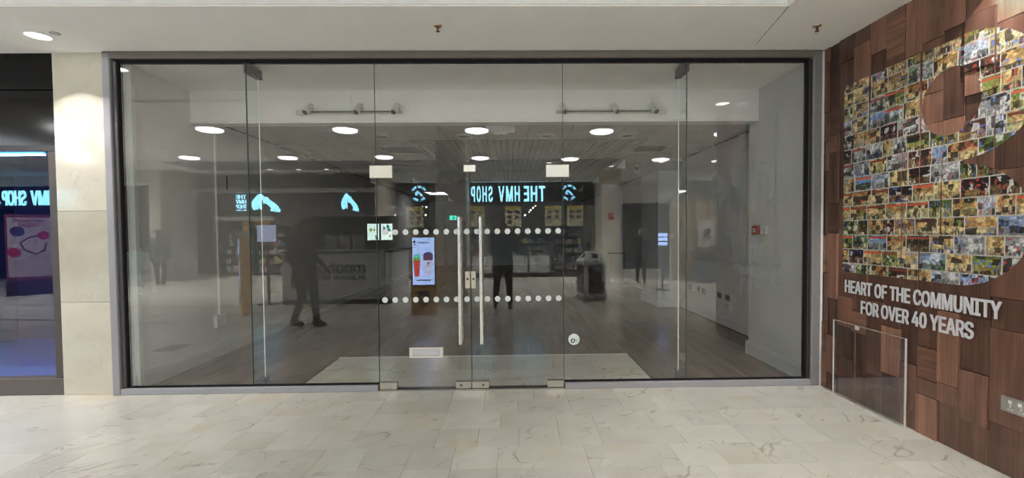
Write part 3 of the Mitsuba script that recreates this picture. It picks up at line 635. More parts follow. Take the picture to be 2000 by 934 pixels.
# ------------------------------------------------------------------ concourse ceiling lamps
for n_, (x, y) in enumerate(((-8.35, -4.3), (-5.75, -4.48), (-3.196, -4.58), (-.634, -4.67), (1.882, -4.81), (4.53, -5.05), (-11.0, -7.45), (-8.371, -7.7), (-5.857, -7.79), (-3.321, -7.79), (-.78, -8.04), (1.70, -8.3), (4.30, -8.47))):
    ORD = ('leftmost', 'second from left', 'third from left', 'fourth from left', 'fifth from left', 'sixth from left', 'rightmost')
    d = thing('round_ceiling_lamp', (ORD[n_] if n_ < 5 else 'rightmost') + ' round lamp of the nearer, larger-looking reflected row' if n_ < 6 else ORD[n_ - 6] + ' round lamp of the farther, smaller-looking reflected row', 'ceiling lamp', 'round concourse lamps')
    put('body', lathe([(0, 0), (.25, 0), (.25, -.06), (.235, -.075), (0, -.076)], 36).apply_translation((x, y, ZC)), 'vc_satin', (235, 235, 235), smooth=30, parent=d)
    put('diffuser', lathe([(.232, -.076), (.228, -.10), (.19, -.115), (.0, -.12)][::-1], 28).apply_translation((x, y, ZC)), 'solid_black', parent=d, emit=tuple((1.0 if n_ < 6 else 2.1) * L_CEILING * np.array((1.0, .985, .95))))
rf = thing('rooflight_diffuser', 'large pale luminous rooflight in the concourse ceiling at far left', 'rooflight')
for i in range(3):
    for j in range(3):
        x0, y0 = -15 + i * 1.5, -6.9 + j * 1.8
        put('pane', quad((x0 + .03, y0 + .03, ZC - .012), (x0 + .03, y0 + 1.77, ZC - .012), (x0 + 1.47, y0 + 1.77, ZC - .012), (x0 + 1.47, y0 + .03, ZC - .012)), 'solid_black', parent=rf, emit=L_ROOF, weight=.5)
for i in range(4): put('bar', bx(-15 + i * 1.5 - .03, -15 + i * 1.5 + .03, -6.93, -1.47, ZC - .03, ZC), 'vc_satin', (210, 212, 214), parent=rf)
for j in range(4): put('bar', bx(-15, -10.5, -6.9 + j * 1.8 - .03, -6.9 + j * 1.8 + .03, ZC - .03, ZC), 'vc_satin', (210, 212, 214), parent=rf)

# ------------------------------------------------------------------ opposite side of the concourse (seen in the glass)
EX, EZ = (-1, 0, 0), (0, 0, 1)          # lettering that faces the empty unit reads along -x
def face_text(s, x_left, x_right, y, z, h, depth=.02, fat=.0):
    return frame3(text(s, h, depth, width=abs(x_left - x_right), fat=fat), (x_left, y, z), EX, EZ)
YH = -11.0
CYAN = (1.9, 5.2, 7.2)
lab('wall_record_shop', 'black fascia and plinth of the record shop opposite', None, None, 'structure')
put('fascia', cat(bx(-3.97, 2.93, YH - .3, YH - .06, 2.52, 3.22)), 'vc_satin', (20, 20, 23), parent='wall_record_shop')
put('bulkhead', bx(-4.6, 3.9, YH - .3, YH + .2, 3.22, ZC), 'plaster', parent='wall_record_shop')
put('plinth', bx(-3.97, 2.93, YH - .12, YH, 0, .135), 'vc_satin', (16, 16, 17), parent='wall_record_shop')
put('transom_bar', bx(-3.97, 2.93, YH - .10, YH - .04, 2.44, 2.52), 'vc_satin', (34, 34, 36), parent='wall_record_shop')
for x in (-3.95, -1.66, .63, 2.9): put('mullion', bx(x - .025, x + .025, YH - .10, YH - .04, .135, 2.44), 'vc_satin', (34, 34, 36), parent='wall_record_shop')
for x0, x1 in ((-3.92, -1.69), (-1.63, .60), (.66, 2.87)): put('pane', quad((x0, YH - .07, .135), (x1, YH - .07, .135), (x1, YH - .07, 2.44), (x0, YH - .07, 2.44)), 'glass', parent='wall_record_shop')
lab('wall_record_shop_inside', kind='structure')
put('wall_record_shop_inside', cat(bx(-12.2, 3.2, -14.9, -14.8, 0, 3.2), bx(3.1, 3.2, -14.8, YH - .3, 0, 3.2), bx(-12.2, 3.2, -14.8, YH - .3, 3.0, 3.1)), 'vc_matte', (128, 126, 124))
sg = thing('fascia_sign', 'pale blue lit letters THE HMV SHOP with small EST. 1921 on the fascia opposite', 'sign')
y_s = YH - .06
for w, xa, xb in (('THE', 1.221, .44), ('HMV', .36, -.42), ('SHOP', -.56, -1.345)):
    full = text(w, .50, .05, width=xa - xb, fat=.018)
    n = len(w)
    for c in range(n):
        # letters one by one, laid out by share of the word's width
        wd = {'THE': (.345, .355, .30), 'HMV': (.30, .37, .33), 'SHOP': (.25, .26, .25, .24)}[w]
        a = xa - (xa - xb) * sum(wd[:c]); b = xa - (xa - xb) * sum(wd[:c + 1]) + .05
        put('letter', face_text(w[c], a, b, y_s, 2.58, .50, .05, .022), 'solid_black', parent=sg, emit=CYAN, weight=.05)
put('small_letters', face_text('EST. 1921', -1.50, -2.05, y_s, 2.70, .16, .03, .004), 'solid_black', parent=sg, emit=CYAN, weight=.03)
DOG = Polygon([(270, 310), (276, 282), (300, 250), (335, 215), (350, 208), (372, 205), (402, 236), (397, 265), (372, 268), (374, 360), (357, 360), (346, 330), (336, 360), (292, 366), (275, 340)])
HORN = Polygon([(404, 236), (432, 238), (448, 262), (520, 312), (545, 335), (541, 352), (560, 362), (556, 388), (462, 375), (470, 346), (446, 322), (420, 300), (392, 300), (386, 282)])
def emblem(cx, y, cz, w, h, ex):
    u = affinity.translate(unary_union([DOG.buffer(3).buffer(-3), HORN.buffer(2)]), -415, -298)
    u = affinity.scale(u, -w / 292.0, -h / 184.0, origin=(0, 0))
    u = affinity.scale(u, 1, 1, origin=(0, 0))
    return frame3(extr(u, .03), (cx, y, cz), ex, EZ)
for x, lb in ((2.03, 'round ring-lettered sign with dog emblem at the T end of the fascia'), (-3.05, 'round ring-lettered sign with dog emblem at the far end of the fascia')):
    r_ = thing('round_fascia_sign', lb, 'sign')
    put('disc', cyl((x, y_s, 2.86), (x, y_s + .02, 2.86), .285, 40), 'vc_satin', (22, 26, 34), smooth=40, parent=r_)
    ls = []
    for str_, a0, a1, up in (('THE HMV SHOP', 150, 30, 1), ('EST. 1921', 222, 318, -1)):
        for q, ch in enumerate(str_):
            if ch == ' ': continue
            a = math.radians(a0 + (a1 - a0) * q / (len(str_) - 1))
            m = text(ch, .075, .012, fat=.003, xs=.8); m.vertices[:, 0] -= m.bounds[1, 0] / 2
            ca_, sa_ = math.cos(a), math.sin(a)
            tx = np.array([sa_ * up, -ca_ * up]); ty = np.array([ca_ * up, sa_ * up])
            rr = .195 if up > 0 else .265
            o = np.array([ca_, sa_]) * rr
            to3 = lambda v: (-v[0], 0, v[1])
            ls.append(frame3(m, (x - o[0], y_s + .02, 2.86 + o[1]), to3(tx), to3(ty)))
    put('ring_letters', cat(*ls), 'solid_black', parent=r_, emit=tuple(.8 * np.array(CYAN)), weight=.05)
    put('emblem', emblem(x, y_s + .021, 2.86, .26, .19, EX), 'solid_black', parent=r_, emit=tuple(.6 * np.array(CYAN)), weight=.03)
def poster(x, y, z, w, h, lb, seed):
    r = random.Random(seed); p = thing('shop_poster', lb, 'poster')
    put('sheet', bx(x - w / 2, x + w / 2, y, y + .004, z - h / 2, z + h / 2), 'vc_matte', (196, 190, 160), parent=p)
    put('heading', bx(x - w / 2 + .02, x + w / 2 - .02, y + .004, y + .006, z + h * .34, z + h * .47), 'vc_matte', (205, 180, 70), parent=p)
    for i in range(2):
        for j in range(3 if r.random() > .5 else 2):
            cx, cz = x - w * .22 + i * w * .44, z + h * .2 - j * h * .25
            sh = unary_union([affinity.scale(Point(0, 0).buffer(1, 8), w * .15, h * .07), sbox(-w * .05, -h * .02, w * .12, h * .09)])
            put('product_picture', frame3(extr(sh, .0015), (cx, y + .004, cz), EX, EZ), 'vc_matte', r.choice(((50, 48, 46), (80, 74, 60), (64, 60, 70))), parent=p)
for n_, (x, lb) in enumerate(((-3.2, 'cream product poster with yellow heading below the far round sign'), (-1.12, 'cream product poster with yellow heading under the end of SHOP'), (.13, 'cream product poster with yellow heading under HMV'), (1.49, 'cream product poster with yellow heading under the T of THE'), (2.24, 'cream product poster with yellow heading below the round sign at the T end'))):
    poster(x, YH - .066, 2.07, .56, .70, lb, n_)
def rack(x0, x1, y, h, lb, seed, levels=5):
    r = random.Random(seed); t = thing('display_rack', lb, 'display rack')
    put('frame', cat(bx(x0, x0 + .03, y - .4, y, .0, h), bx(x1 - .03, x1, y - .4, y, .0, h), bx(x0, x1, y - .42, y - .4, 0, h)), 'vc_matte', (44, 44, 46), parent=t)
    for j in range(levels):
        z = .12 + j * (h - .2) / levels
        put('shelf', bx(x0 + .03, x1 - .03, y - .39, y, z - .02, z), 'vc_matte', (92, 92, 92), parent=t)
        ms, cs = [], []
        x = x0 + .05
        while x < x1 - .12:
            w = r.uniform(.05, .14); hh = r.uniform(.12, (h - .2) / levels - .05)
            m = bx(x, x + w * .92, y - .3, y - .05, z, z + hh); ms.append(m); x += w
            cs.append(np.tile(lin(r.choice(((188, 186, 180), (120, 40, 44), (46, 62, 104), (40, 40, 42), (150, 140, 96), (84, 110, 92), (200, 196, 186)))), (len(m.vertices), 1)))
        k = key_for(t + '__stock'); scene[k] = mikit.ply(cat(*ms), 'vc_matte', color=np.vstack(cs)); lab(k, 'mixed packed goods', kind='stuff')
for n_, (x0, x1, y, h, lb) in enumerate(((-3.7, -2.5, -12.6, 1.75, 'dark rack of goods farthest to the left inside the record shop window'), (-2.3, -1.1, -12.4, 1.5, 'dark rack of goods behind the column in the record shop'), (-.9, .3, -12.7, 1.55, 'dark rack of goods in the middle of the record shop'), (.4, 1.5, -12.4, 1.45, 'dark rack of goods behind the white cabinet in the record shop'), (1.6, 2.8, -12.7, 1.8, 'dark rack of goods behind the litter bin in the record shop'))):
    rack(x0, x1, y, h, lb, n_)
for (x0, x1, lb) in ((.68, 1.375, 'white two-door cabinet standing in the record shop window'), (-1.30, -.62, 'white two-door cabinet in the record shop window beside the column'), (.0, .62, 'white two-door cabinet in the window behind the photographer')):
    c = thing('window_cabinet', lb, 'cabinet')
    put('carcass', cbx(x0, x1, -11.75, -11.32, 0, .70, .005), 'vc_satin', (196, 197, 196), parent=c)
    xm = (x0 + x1) / 2
    for q, (a, b) in enumerate(((x0 + .01, xm - .004), (xm + .004, x1 - .01))):
        d = put('door', cbx(a, b, -11.32, -11.302, .03, .69, .004), 'vc_satin', (206, 207, 205), parent=c)
        hx = xm - .04 if q == 0 else xm + .04
        put('knob', cyl((hx, -11.302, .40), (hx, -11.28, .40), .014, 14), 'vc_metal', (90, 90, 88), parent=d)
bulbs = [(-1.51, 2.54, 1), (-1.45, 2.46, 1), (-1.16, 2.23, 1), (.22, 2.62, 0), (.20, 2.50, 0), (.61, 2.19, 0), (.74, 2.30, 0), (.83, 2.38, 0), (.92, 2.47, 0), (1.02, 2.56, 1), (1.22, 2.66, 1), (-3.75, 2.44, 0), (-3.58, 2.62, 0), (-3.40, 2.60, 0), (-3.22, 2.54, 0), (-3.28, 2.23, 0), (-3.60, 2.27, 1)]
BULB = ['upper warm bulb of a close pair beside the column', 'lower warm bulb of a close pair beside the column', 'lone low warm bulb near the door handles', 'upper white bulb of two under HMV', 'lower white bulb of two under HMV',
        'lowest white bulb of the slanting row', 'second lowest white bulb of the slanting row', 'middle white bulb of the slanting row', 'second highest white bulb of the slanting row', 'topmost warm bulb of the slanting row', 'lone warm bulb under the T of THE',
        'leftmost white bulb of the ring of lights', 'upper left white bulb of the ring of lights', 'upper middle white bulb of the ring of lights', 'upper right white bulb of the ring of lights', 'lower right white bulb of the ring of lights', 'low warm bulb of the ring of lights']
for n_, (x, z, warm) in enumerate(bulbs):
    b = thing('pendant_bulb', BULB[n_] + ' inside the record shop', 'bulb', 'warm bulbs in the record shop' if warm else 'white bulbs in the record shop')
    s_ = trimesh.creation.icosphere(2, .042); by = -13.2 - .15 * (n_ % 2) - .12 * (n_ // 8); s_.apply_translation((x, by, z))
    put('globe', s_, 'solid_black', parent=b, emit=(22, 12, 6) if warm else (20, 20, 20), weight=.02)
    put('cord', cyl((x, by, z + .04), (x, by, 3.0), .004, 6), 'vc_matte', (20, 20, 20), parent=b)
    if n_ == 0: pass
for x, y, wh in ((-2.6, -12.0, 'above the poster below the far round sign'), (0.3, -12.0, 'behind HMV'), (2.0, -12.0, 'behind the round sign at the T end'), (-6.5, -12.9, 'behind the kiosk'), (-9.2, -12.9, 'behind the dog emblem')):
    d = thing('shop_ceiling_panel', 'square light panel in the record shop ceiling ' + wh, 'ceiling light', 'light panels in the record shop')
    put('diffuser', quad((x - .2, y - .2, 2.985), (x - .2, y + .2, 2.985), (x + .2, y + .2, 2.985), (x + .2, y - .2, 2.985)), 'solid_black', parent=d, emit=(64, 61, 54), weight=.7)
    put('frame', bx(x - .22, x + .22, y - .22, y + .22, 2.988, 3.0), 'vc_matte', (200, 200, 200), parent=d)

# marble piers either side of the record shop and further left
def pier(name, x0, x1, y0, y1, label, z1=ZC, mat='pillar_marble'):
    lab(name, label, None, None, 'structure')
    for za, zb in ((0, 1.2), (1.2, 2.4), (2.4, z1)):
        tid[0] += 1
        put('slab', bx(x0, x1, y0, y1, za + .0008, zb - .0008), mat, parent=name, uv=(tid[0] + .5, rng.random()))
pier('wall_pier_opposite_right', 2.90, 3.66, -11.2, -10.45, 'cream marble pier with a red notice right of the record shop')
pier('wall_pier_opposite_left', -4.36, -3.86, -11.2, -10.45, 'cream marble pier left of the record shop')
lab('wall_column', 'square pale column standing in the concourse', None, None, 'structure')
put('wall_column', cbx(-1.53, -.89, -5.70, -5.05, 0, ZC, .012), 'vc_satin', (232, 231, 226))
pier('wall_pier_far', -11.72, -11.36, -11.2, -10.6, 'pale pier at the far left of the concourse')
lab('wall_far_grey', 'grey wall beside the pale pier', None, None, 'structure'); put('wall_far_grey', bx(-11.36, -10.73, -11.4, -10.75, 0, ZC), 'vc_matte', (112, 111, 108))
nt = thing('red_notice', 'red square notice with white lower strip on the cream pier', 'notice')
put('sheet', bx(3.22, 3.42, -10.448, -10.44, 1.90, 2.15), 'vc_matte', (150, 30, 50), parent=nt)
put('strip', bx(3.22, 3.42, -10.447, -10.439, 1.84, 1.90), 'vc_matte', (220, 216, 210), parent=nt)
for dx in (-.10, .06):
    s_ = thing('pier_socket', 'small steel plate on the left pier, ' + ('left' if dx > 0 else 'right') + ' of a pair', 'socket')
    put('plate', cbx(-4.10 + dx, -4.02 + dx, -10.45, -10.43, 2.04, 2.16, .003), 'vc_satin', (206, 204, 196), parent=s_)
downlight(3.27, -10.1, ZC - .03, 'small round lit downlight over the pier with the red notice', cut=34, beam=22, watts=110)
downlight(-4.1, -10.1, ZC - .03, 'small round lit downlight over the pier left of the record shop', cut=34, beam=22, watts=80)

# left half of the record shop
lab('wall_record_shop_left', 'long dark fascia of the record shop further left', None, None, 'structure')
put('fascia', bx(-10.73, -4.36, -12.2, -12.0, 2.20, 3.02), 'vc_satin', (26, 25, 26), parent='wall_record_shop_left')
put('upper', bx(-10.73, -4.36, -12.25, -11.95, 3.02, ZC), 'vc_matte', (92, 91, 88), parent='wall_record_shop_left')
put('light_box', bx(-10.6, -8.5, -12.25, -12.1, 2.02, 2.19), 'vc_matte', (215, 214, 208), parent='wall_record_shop_left')
sg2 = thing('stacked_sign', 'pale blue lit words THE HMV SHOP stacked in three lines with EST. 1921 below', 'sign')
for t_, z in (('THE', 2.80), ('HMV', 2.63), ('SHOP', 2.46)): put('word', face_text(t_, -9.37, -9.74, -11.995, z, .14, .02, .006), 'solid_black', parent=sg2, emit=tuple(.75 * np.array(CYAN)), weight=.03)
put('small_letters', face_text('EST. 1921', -9.37, -9.74, -11.995, 2.37, .05, .02, .002), 'solid_black', parent=sg2, emit=tuple(.7 * np.array(CYAN)), weight=.03)
for (cx, w, lb) in ((-8.68, 1.02, 'pale blue lit emblem of a dog and a horn gramophone beside the stacked words'), (-5.70, .62, 'narrow pale blue lit emblem of a dog and a horn gramophone near the left pier')):
    e_ = thing('dog_emblem', lb, 'sign'); put('shape', emblem(cx, -11.995, 2.64, w, .66, EX), 'solid_black', parent=e_, emit=tuple(.8 * np.array(CYAN)), weight=.05)
for n_, (x, lb) in enumerate(((-10.1, 'dark rack of goods left of the digital totem'), (-8.9, 'dark rack of goods under the dog emblem'), (-7.5, 'dark rack of goods behind the kiosk'))):
    rack(x - .55, x + .55, -12.7, 1.85, lb, 20 + n_)
for n_, (x, z, w, h) in enumerate(((-9.55, 1.82, .22, .34), (-8.95, 1.88, .55, .26), (-7.35, 1.92, .65, .22), (-7.0, 1.66, .34, .30))):
    p = thing('orange_card', ('narrow', 'wide', 'long upper', 'small lower')[n_] + ' orange display card above the racks', 'card')
    put('card', bx(x - w / 2, x + w / 2, -12.25, -12.24, z - h / 2, z + h / 2), 'vc_matte', (206, 160, 84), parent=p)
    put('band', bx(x - w / 2 + .02, x + w / 2 - .02, -12.24, -12.236, z - .03, z + .05), 'vc_matte', (150, 104, 60), parent=p)
for x, wh in ((-7.69, 'left of the dog emblem'), (-6.78, 'between the two dog emblems'), (-5.89, 'over the narrow dog emblem')):
    downlight(x, -10.4, ZC - .03, 'small round lit downlight before the long dark fascia, ' + wh, cut=60, beam=40, watts=32)
for x, wh in ((-11.5, 'before the pale pier at far left'), (-1.9, 'before the far round sign'), (1.2, 'before the T of the fascia sign'), (4.6, 'before the dark shopfront on the right'), (6.2, 'before the beige hoarding')):
    downlight(x, -9.3, ZC - .03, 'small round lit downlight ' + wh, cut=64, beam=44, watts=36)

# second lit name further left, dark unit
lab('wall_far_unit', 'dark shopfront at the far left of the concourse', None, None, 'structure')
put('fascia', bx(XL, -12.6, -12.2, -12.0, 2.5, 3.3), 'vc_satin', (18, 18, 24), parent='wall_far_unit')
put('upper', bx(XL, -11.7, -12.3, -11.9, 3.3, ZC), 'plaster', parent='wall_far_unit')
put('front', bx(XL, -11.7, -12.6, -12.4, 0, 2.5), 'vc_matte', (34, 34, 40), parent='wall_far_unit')
sg3 = thing('far_fascia_sign', 'second set of lit pale blue letters THE HMV SHOP EST. at far left', 'sign')
for w, xa, xb in (('THE', -15.24, -15.98), ('HMV', -16.12, -16.95), ('SHOP', -17.10, -17.95)):
    put('word', face_text(w, xa, xb, -11.995, 2.64, .5, .03, .022), 'solid_black', parent=sg3, emit=CYAN, weight=.05)
put('small_letters', face_text('est.', -18.02, -18.4, -11.995, 2.66, .2, .03, .006), 'solid_black', parent=sg3, emit=CYAN, weight=.03)
for n_, (x, lb) in enumerate(((-15.5, 'pale counter of goods in front of far dark shopfront'), (-13.4, 'pale counter of goods behind the poster stand'))):
    c = thing('goods_counter', lb, 'counter')
    put('body', cbx(x - .8, x + .8, -12.2, -11.6, 0, .95, .01), 'vc_satin', (160, 166, 170), parent=c)
    put('stock', cat(*[bx(x - .75 + .15 * i, x - .63 + .15 * i, -11.6, -11.58, .2 + .25 * j, .38 + .25 * j) for i in range(10) for j in range(3)]), 'vc_satin', (90, 120, 124), parent=c); lab(list(scene)[-1], kind='stuff')
ab = thing('poster_stand', 'tall dark stand with a white charity poster reading CHILDREN\'S CANCER', 'poster stand')
abx, aby = -12.52, -7.62
M_ = lambda m: rotz(m, -38, (abx, aby, 0))
put('base', M_(cbx(abx - .45, abx + .45, aby - .25, aby + .05, 0, .40, .01)), 'vc_satin', (44, 20, 34), parent=ab)
put('board', M_(cbx(abx - .44, abx + .44, aby - .06, aby, .38, 2.1, .008)), 'vc_satin', (110, 40, 66), parent=ab)
put('poster', M_(bx(abx - .40, abx + .40, aby, aby + .004, .48, 2.02)), 'vc_matte', (160, 146, 158), parent=ab)
put('title', M_(cat(face_text("CHILDREN'S", abx + .30, abx - .30, aby + .004, 1.90, .075, .002, .004), face_text('CANCER', abx + .20, abx - .20, aby + .004, 1.79, .075, .002, .004))), 'vc_matte', (110, 50, 80), parent=ab)
for (dx, z, r, c) in ((.25, 1.56, .11, (150, 40, 80)), (-.22, 1.66, .13, (54, 50, 90)), (-.29, 1.12, .12, (150, 40, 80)), (-.2, .80, .12, (140, 130, 140))):
    put('poster_spot', M_(cyl((abx + dx, aby + .003, z), (abx + dx, aby + .007, z), r, 28)), 'vc_matte', c, parent=ab)
cv = np.array([(.25, 1.56), (.0, 1.52), (-.18, 1.36), (-.10, 1.18), (.10, 1.06), (.26, 1.18), (.30, 1.36)])
put('poster_curve', M_(cat(*[cyl((abx + a[0], aby + .005, a[1]), (abx + b[0], aby + .005, b[1]), .016, 8) for a, b in zip(cv[:-1], cv[1:])])), 'vc_matte', (90, 44, 70), parent=ab)
put('poster_lines', M_(cat(*[bx(abx - .05, abx + .33, aby + .004, aby + .006, z, z + .012) for z in (1.74, 1.71, .98, .95, .92, .62, .59, .56)])), 'vc_matte', (130, 110, 124), parent=ab)

# bubble tea kiosk
kx0, kx1, ky0, ky1 = -4.95, -2.58, -7.2, -5.5
kk = thing('drinks_kiosk', 'grey counter kiosk lettered mooboo bubble tea under dark screens', 'kiosk')
put('counter', cbx(kx0, kx1, ky0, ky1, .0, 1.12, .01), 'vc_satin', (186, 188, 192), parent=kk)
put('worktop', cbx(kx0 - .03, kx1 + .03, ky0 - .03, ky1 + .03, 1.12, 1.16, .008), 'vc_satin', (70, 70, 70), parent=kk)
put('kick_plate', bx(kx0 - .004, kx1 + .004, ky1, ky1 + .004, 0, .10), 'vc_satin', (30, 30, 32), parent=kk)
put('name', face_text('mooboo', -3.15, -4.35, ky1 + .001, .68, .235, .008, .006), 'vc_satin', (62, 56, 52), parent=kk)
put('tagline', face_text('BUBBLE TEA', -3.15, -4.25, ky1 + .001, .54, .075, .006, .002), 'vc_satin', (62, 56, 52), parent=kk)
put('back_board', cbx(kx0, kx1 + .05, -6.7, -6.62, 1.16, 1.95, .01), 'vc_matte', (20, 20, 22), parent=kk)
put('post', cat(bx(-3.28, -3.22, -5.70, -5.64, 1.16, 1.40), bx(-2.75, -2.69, -5.70, -5.64, 1.16, 1.40)), 'vc_matte', (30, 30, 30), parent=kk)
for n_, (x, w) in enumerate(((-3.88, .25), (-3.58, .25), (-3.29, .26))):
    f_ = thing('menu_card', ('left', 'middle', 'right')[2 - n_] + ' of three pale menu cards standing on the kiosk counter', 'menu card')
    put('card', cbx(x - w / 2, x + w / 2, ky1 - .03, ky1 - .01, 1.16, 1.50, .003), 'vc_satin', (120, 120, 116), parent=f_)
    put('foot', cbx(x - w / 2, x + w / 2, ky1 - .06, ky1 + .02, 1.16, 1.18, .003), 'vc_satin', (205, 205, 200), parent=f_)
def menu(x0, x1, z0, z1, y, lb, em, tint, par=None):
    m_ = thing('menu_screen', lb, 'screen')
    put('case', cbx(x0 - .015, x1 + .015, y - .05, y - .002, z0 - .015, z1 + .015, .004), 'vc_satin', (24, 24, 26), parent=m_)
    r = random.Random(int(abs(x0) * 100))
    put('display', quad((x1, y, z0), (x0, y, z0), (x0, y, z1), (x1, y, z1)), 'solid_black', parent=m_, emit=tuple(em * np.array(tint)), weight=.05)
    for i in range(4):
        cx, cz = r.uniform(x0 + .05, x1 - .05), r.uniform(z0 + .05, z1 - .05)
        put('picture', frame3(extr(affinity.scale(Point(0, 0).buffer(1, 8), r.uniform(.02, .05), r.uniform(.02, .045)), .001), (cx, y + .0005, cz), EX, EZ), 'solid_black', parent=m_, emit=tuple(em * .8 * lin(r.choice(((90, 150, 80), (100, 100, 60), (190, 200, 90), (70, 140, 150))))), weight=.01)
    return m_
menu(-3.12, -2.86, 1.385, 1.745, -5.6, 'bright menu screen on the kiosk, left half of a pair', 3.2, (.9, 1.25, 1.15))
menu(-2.82, -2.57, 1.385, 1.745, -5.6, 'bright menu screen on the kiosk, right half of a pair', 3.2, (1.0, 1.3, 1.2))
s2_ = thing('dim_screen', 'dim blue grey screen hanging left of the person in dark coat', 'screen')
put('case', cbx(-5.47, -5.04, -5.55, -5.502, 1.355, 1.745, .004), 'vc_satin', (30, 30, 34), parent=s2_)
put('display', quad((-5.05, -5.498, 1.37), (-5.46, -5.498, 1.37), (-5.46, -5.498, 1.735), (-5.05, -5.498, 1.735)), 'solid_black', parent=s2_, emit=(.75, .85, 1.2), weight=.05)
put('stand', cbx(-5.28, -5.23, -5.56, -5.51, 0, 1.36, .004), 'vc_satin', (40, 40, 42), parent=s2_)
put('foot', cbx(-5.45, -5.06, -5.68, -5.4, 0, .03, .004), 'vc_satin', (40, 40, 42), parent=s2_)
def totem(x, y, deg, lb, em):
    t = thing('screen_totem', lb, 'advertising totem')
    R_ = lambda m: rotz(m, deg, (x, y, 0))
    w = .235
    put('body', R_(cbx(x - w, x + w, y - .16, y, 0, 1.50, .006)), 'vc_satin', (232, 172, 44), parent=t)
    d = put('screen', R_(quad((x + .205, y + .003, .56), (x - .205, y + .003, .56), (x - .205, y + .003, 1.45), (x + .205, y + .003, 1.45))), 'solid_black', parent=t, emit=tuple(em * np.array((1.5, 2.1, 3.6))), weight=.15)
    put('bezel', R_(frame3(extr(sbox(-.218, .545, .218, 1.465).difference(sbox(-.205, .56, .205, 1.45)), .006), (x, y + .0005, 0), EX, EZ)), 'vc_satin', (26, 24, 22), parent=t)
    fl = lambda pts, c, nm, dep=.002: put(nm, R_(frame3(extr(pts if not isinstance(pts, list) else Polygon(pts), dep), (x, y + .0035, 0), EX, EZ)), 'solid_black', parent=d, emit=tuple(em * 3.2 * lin(c)), weight=.01)
    fl([(-.05 + .135, .72), (.05 + .115, .72), (.19, 1.02), (.06, 1.02)], (190, 60, 50), 'cup', .002)
    fl([(.06, 1.02), (.19, 1.02), (.186, 1.07), (.065, 1.07)], (110, 170, 60), 'cup_top')
    fl(Polygon(arc(.125, 1.07, .062, .07, 0, 180, 16)), (90, 210, 190), 'cream_top')
    fl([(-.14, .73), (-.03, .73), (.0, 1.02), (-.17, 1.02)], (196, 196, 230), 'cup')
    fl([(-.175, 1.02), (.005, 1.02), (.0, 1.12), (-.17, 1.12)], (90, 60, 84), 'cup_top')
    fl(Polygon(arc(-.085, 1.12, .088, .055, 0, 180, 16)), (74, 66, 110), 'cream_top')
    fl(unary_union([Point(-.085, .97).buffer(.026, 8), Point(-.075, .925).buffer(.016, 8)]), (30, 26, 30), 'cup_mark')
    fl(unary_union([Point(.165, 1.37).buffer(.024, 8), Point(.155, 1.32).buffer(.014, 8)]), (30, 26, 30), 'corner_mark')
    put('caption', R_(face_text('mooboo', x - .09 + .2, x - .09 - .01, y + .0035, 1.34, .03, .002, .001)), 'vc_matte', (96, 90, 120), parent=d)
    put('caption', R_(face_text('bubble tea', x + .13, x - .13, y + .0035, .635, .03, .002, .002)), 'vc_matte', (90, 50, 70), parent=d)
    sw_ = unary_union([affinity.scale(Point(0, .31).buffer(1, 24), .125, .145).difference(affinity.scale(Point(.02, .30).buffer(1, 24), .055, .065)), Polygon([(.10, .36), (.15, .45), (.04, .43)]).buffer(0), Polygon([(-.04, .22), (.03, .20), (.07, .12), (.03, .10)]).buffer(0)])
    put('emblem', R_(frame3(extr(sw_, .003), (x, y + .0005, 0), EX, EZ)), 'vc_satin', (26, 20, 16), parent=t)
totem(-1.62, -4.12, -4, 'yellow advertising totem with a bright screen of two iced drinks', 1.0)
totem(-5.18, -4.35, 55, 'yellow advertising totem turned aside at far left of the kiosk', .35)

# litter bin
bn = thing('recycling_bin', 'silver recycling bin with dark panel and round openings under its hood', 'bin')
bc = (1.84, -5.80)
R_ = lambda m: rotz(m, -14, (*bc, 0))
oct_ = lambda w, d, c: Polygon([(-w + c, -d), (w - c, -d), (w, -d + c), (w, d - c), (w - c, d), (-w + c, d), (-w, d - c), (-w, -d + c)])
def ex_z(poly, z0, z1): m = extr(poly, z1 - z0); m.apply_translation((bc[0], bc[1], z0)); return R_(m)
put('body', ex_z(oct_(.27, .27, .075), .10, .85), 'vc_satin', (206, 208, 212), parent=bn)
put('base', ex_z(oct_(.285, .285, .08), 0, .10), 'vc_satin', (140, 140, 142), parent=bn)
put('collar', ex_z(oct_(.29, .29, .08), .85, .885), 'vc_satin', (220, 222, 224), parent=bn)
hood = unman(m3.Manifold.hull_points(np.array([(sx * a, sy * b, z) for (a, b, z) in ((.275, .20, .885), (.20, .275, .885), (.11, .07, 1.09), (.07, .11, 1.09)) for sx in (-1, 1) for sy in (-1, 1)])))
hood.apply_translation((*bc, 0)); hood = R_(hood)
put('hood', hood, 'vc_satin', (230, 231, 232), parent=bn)
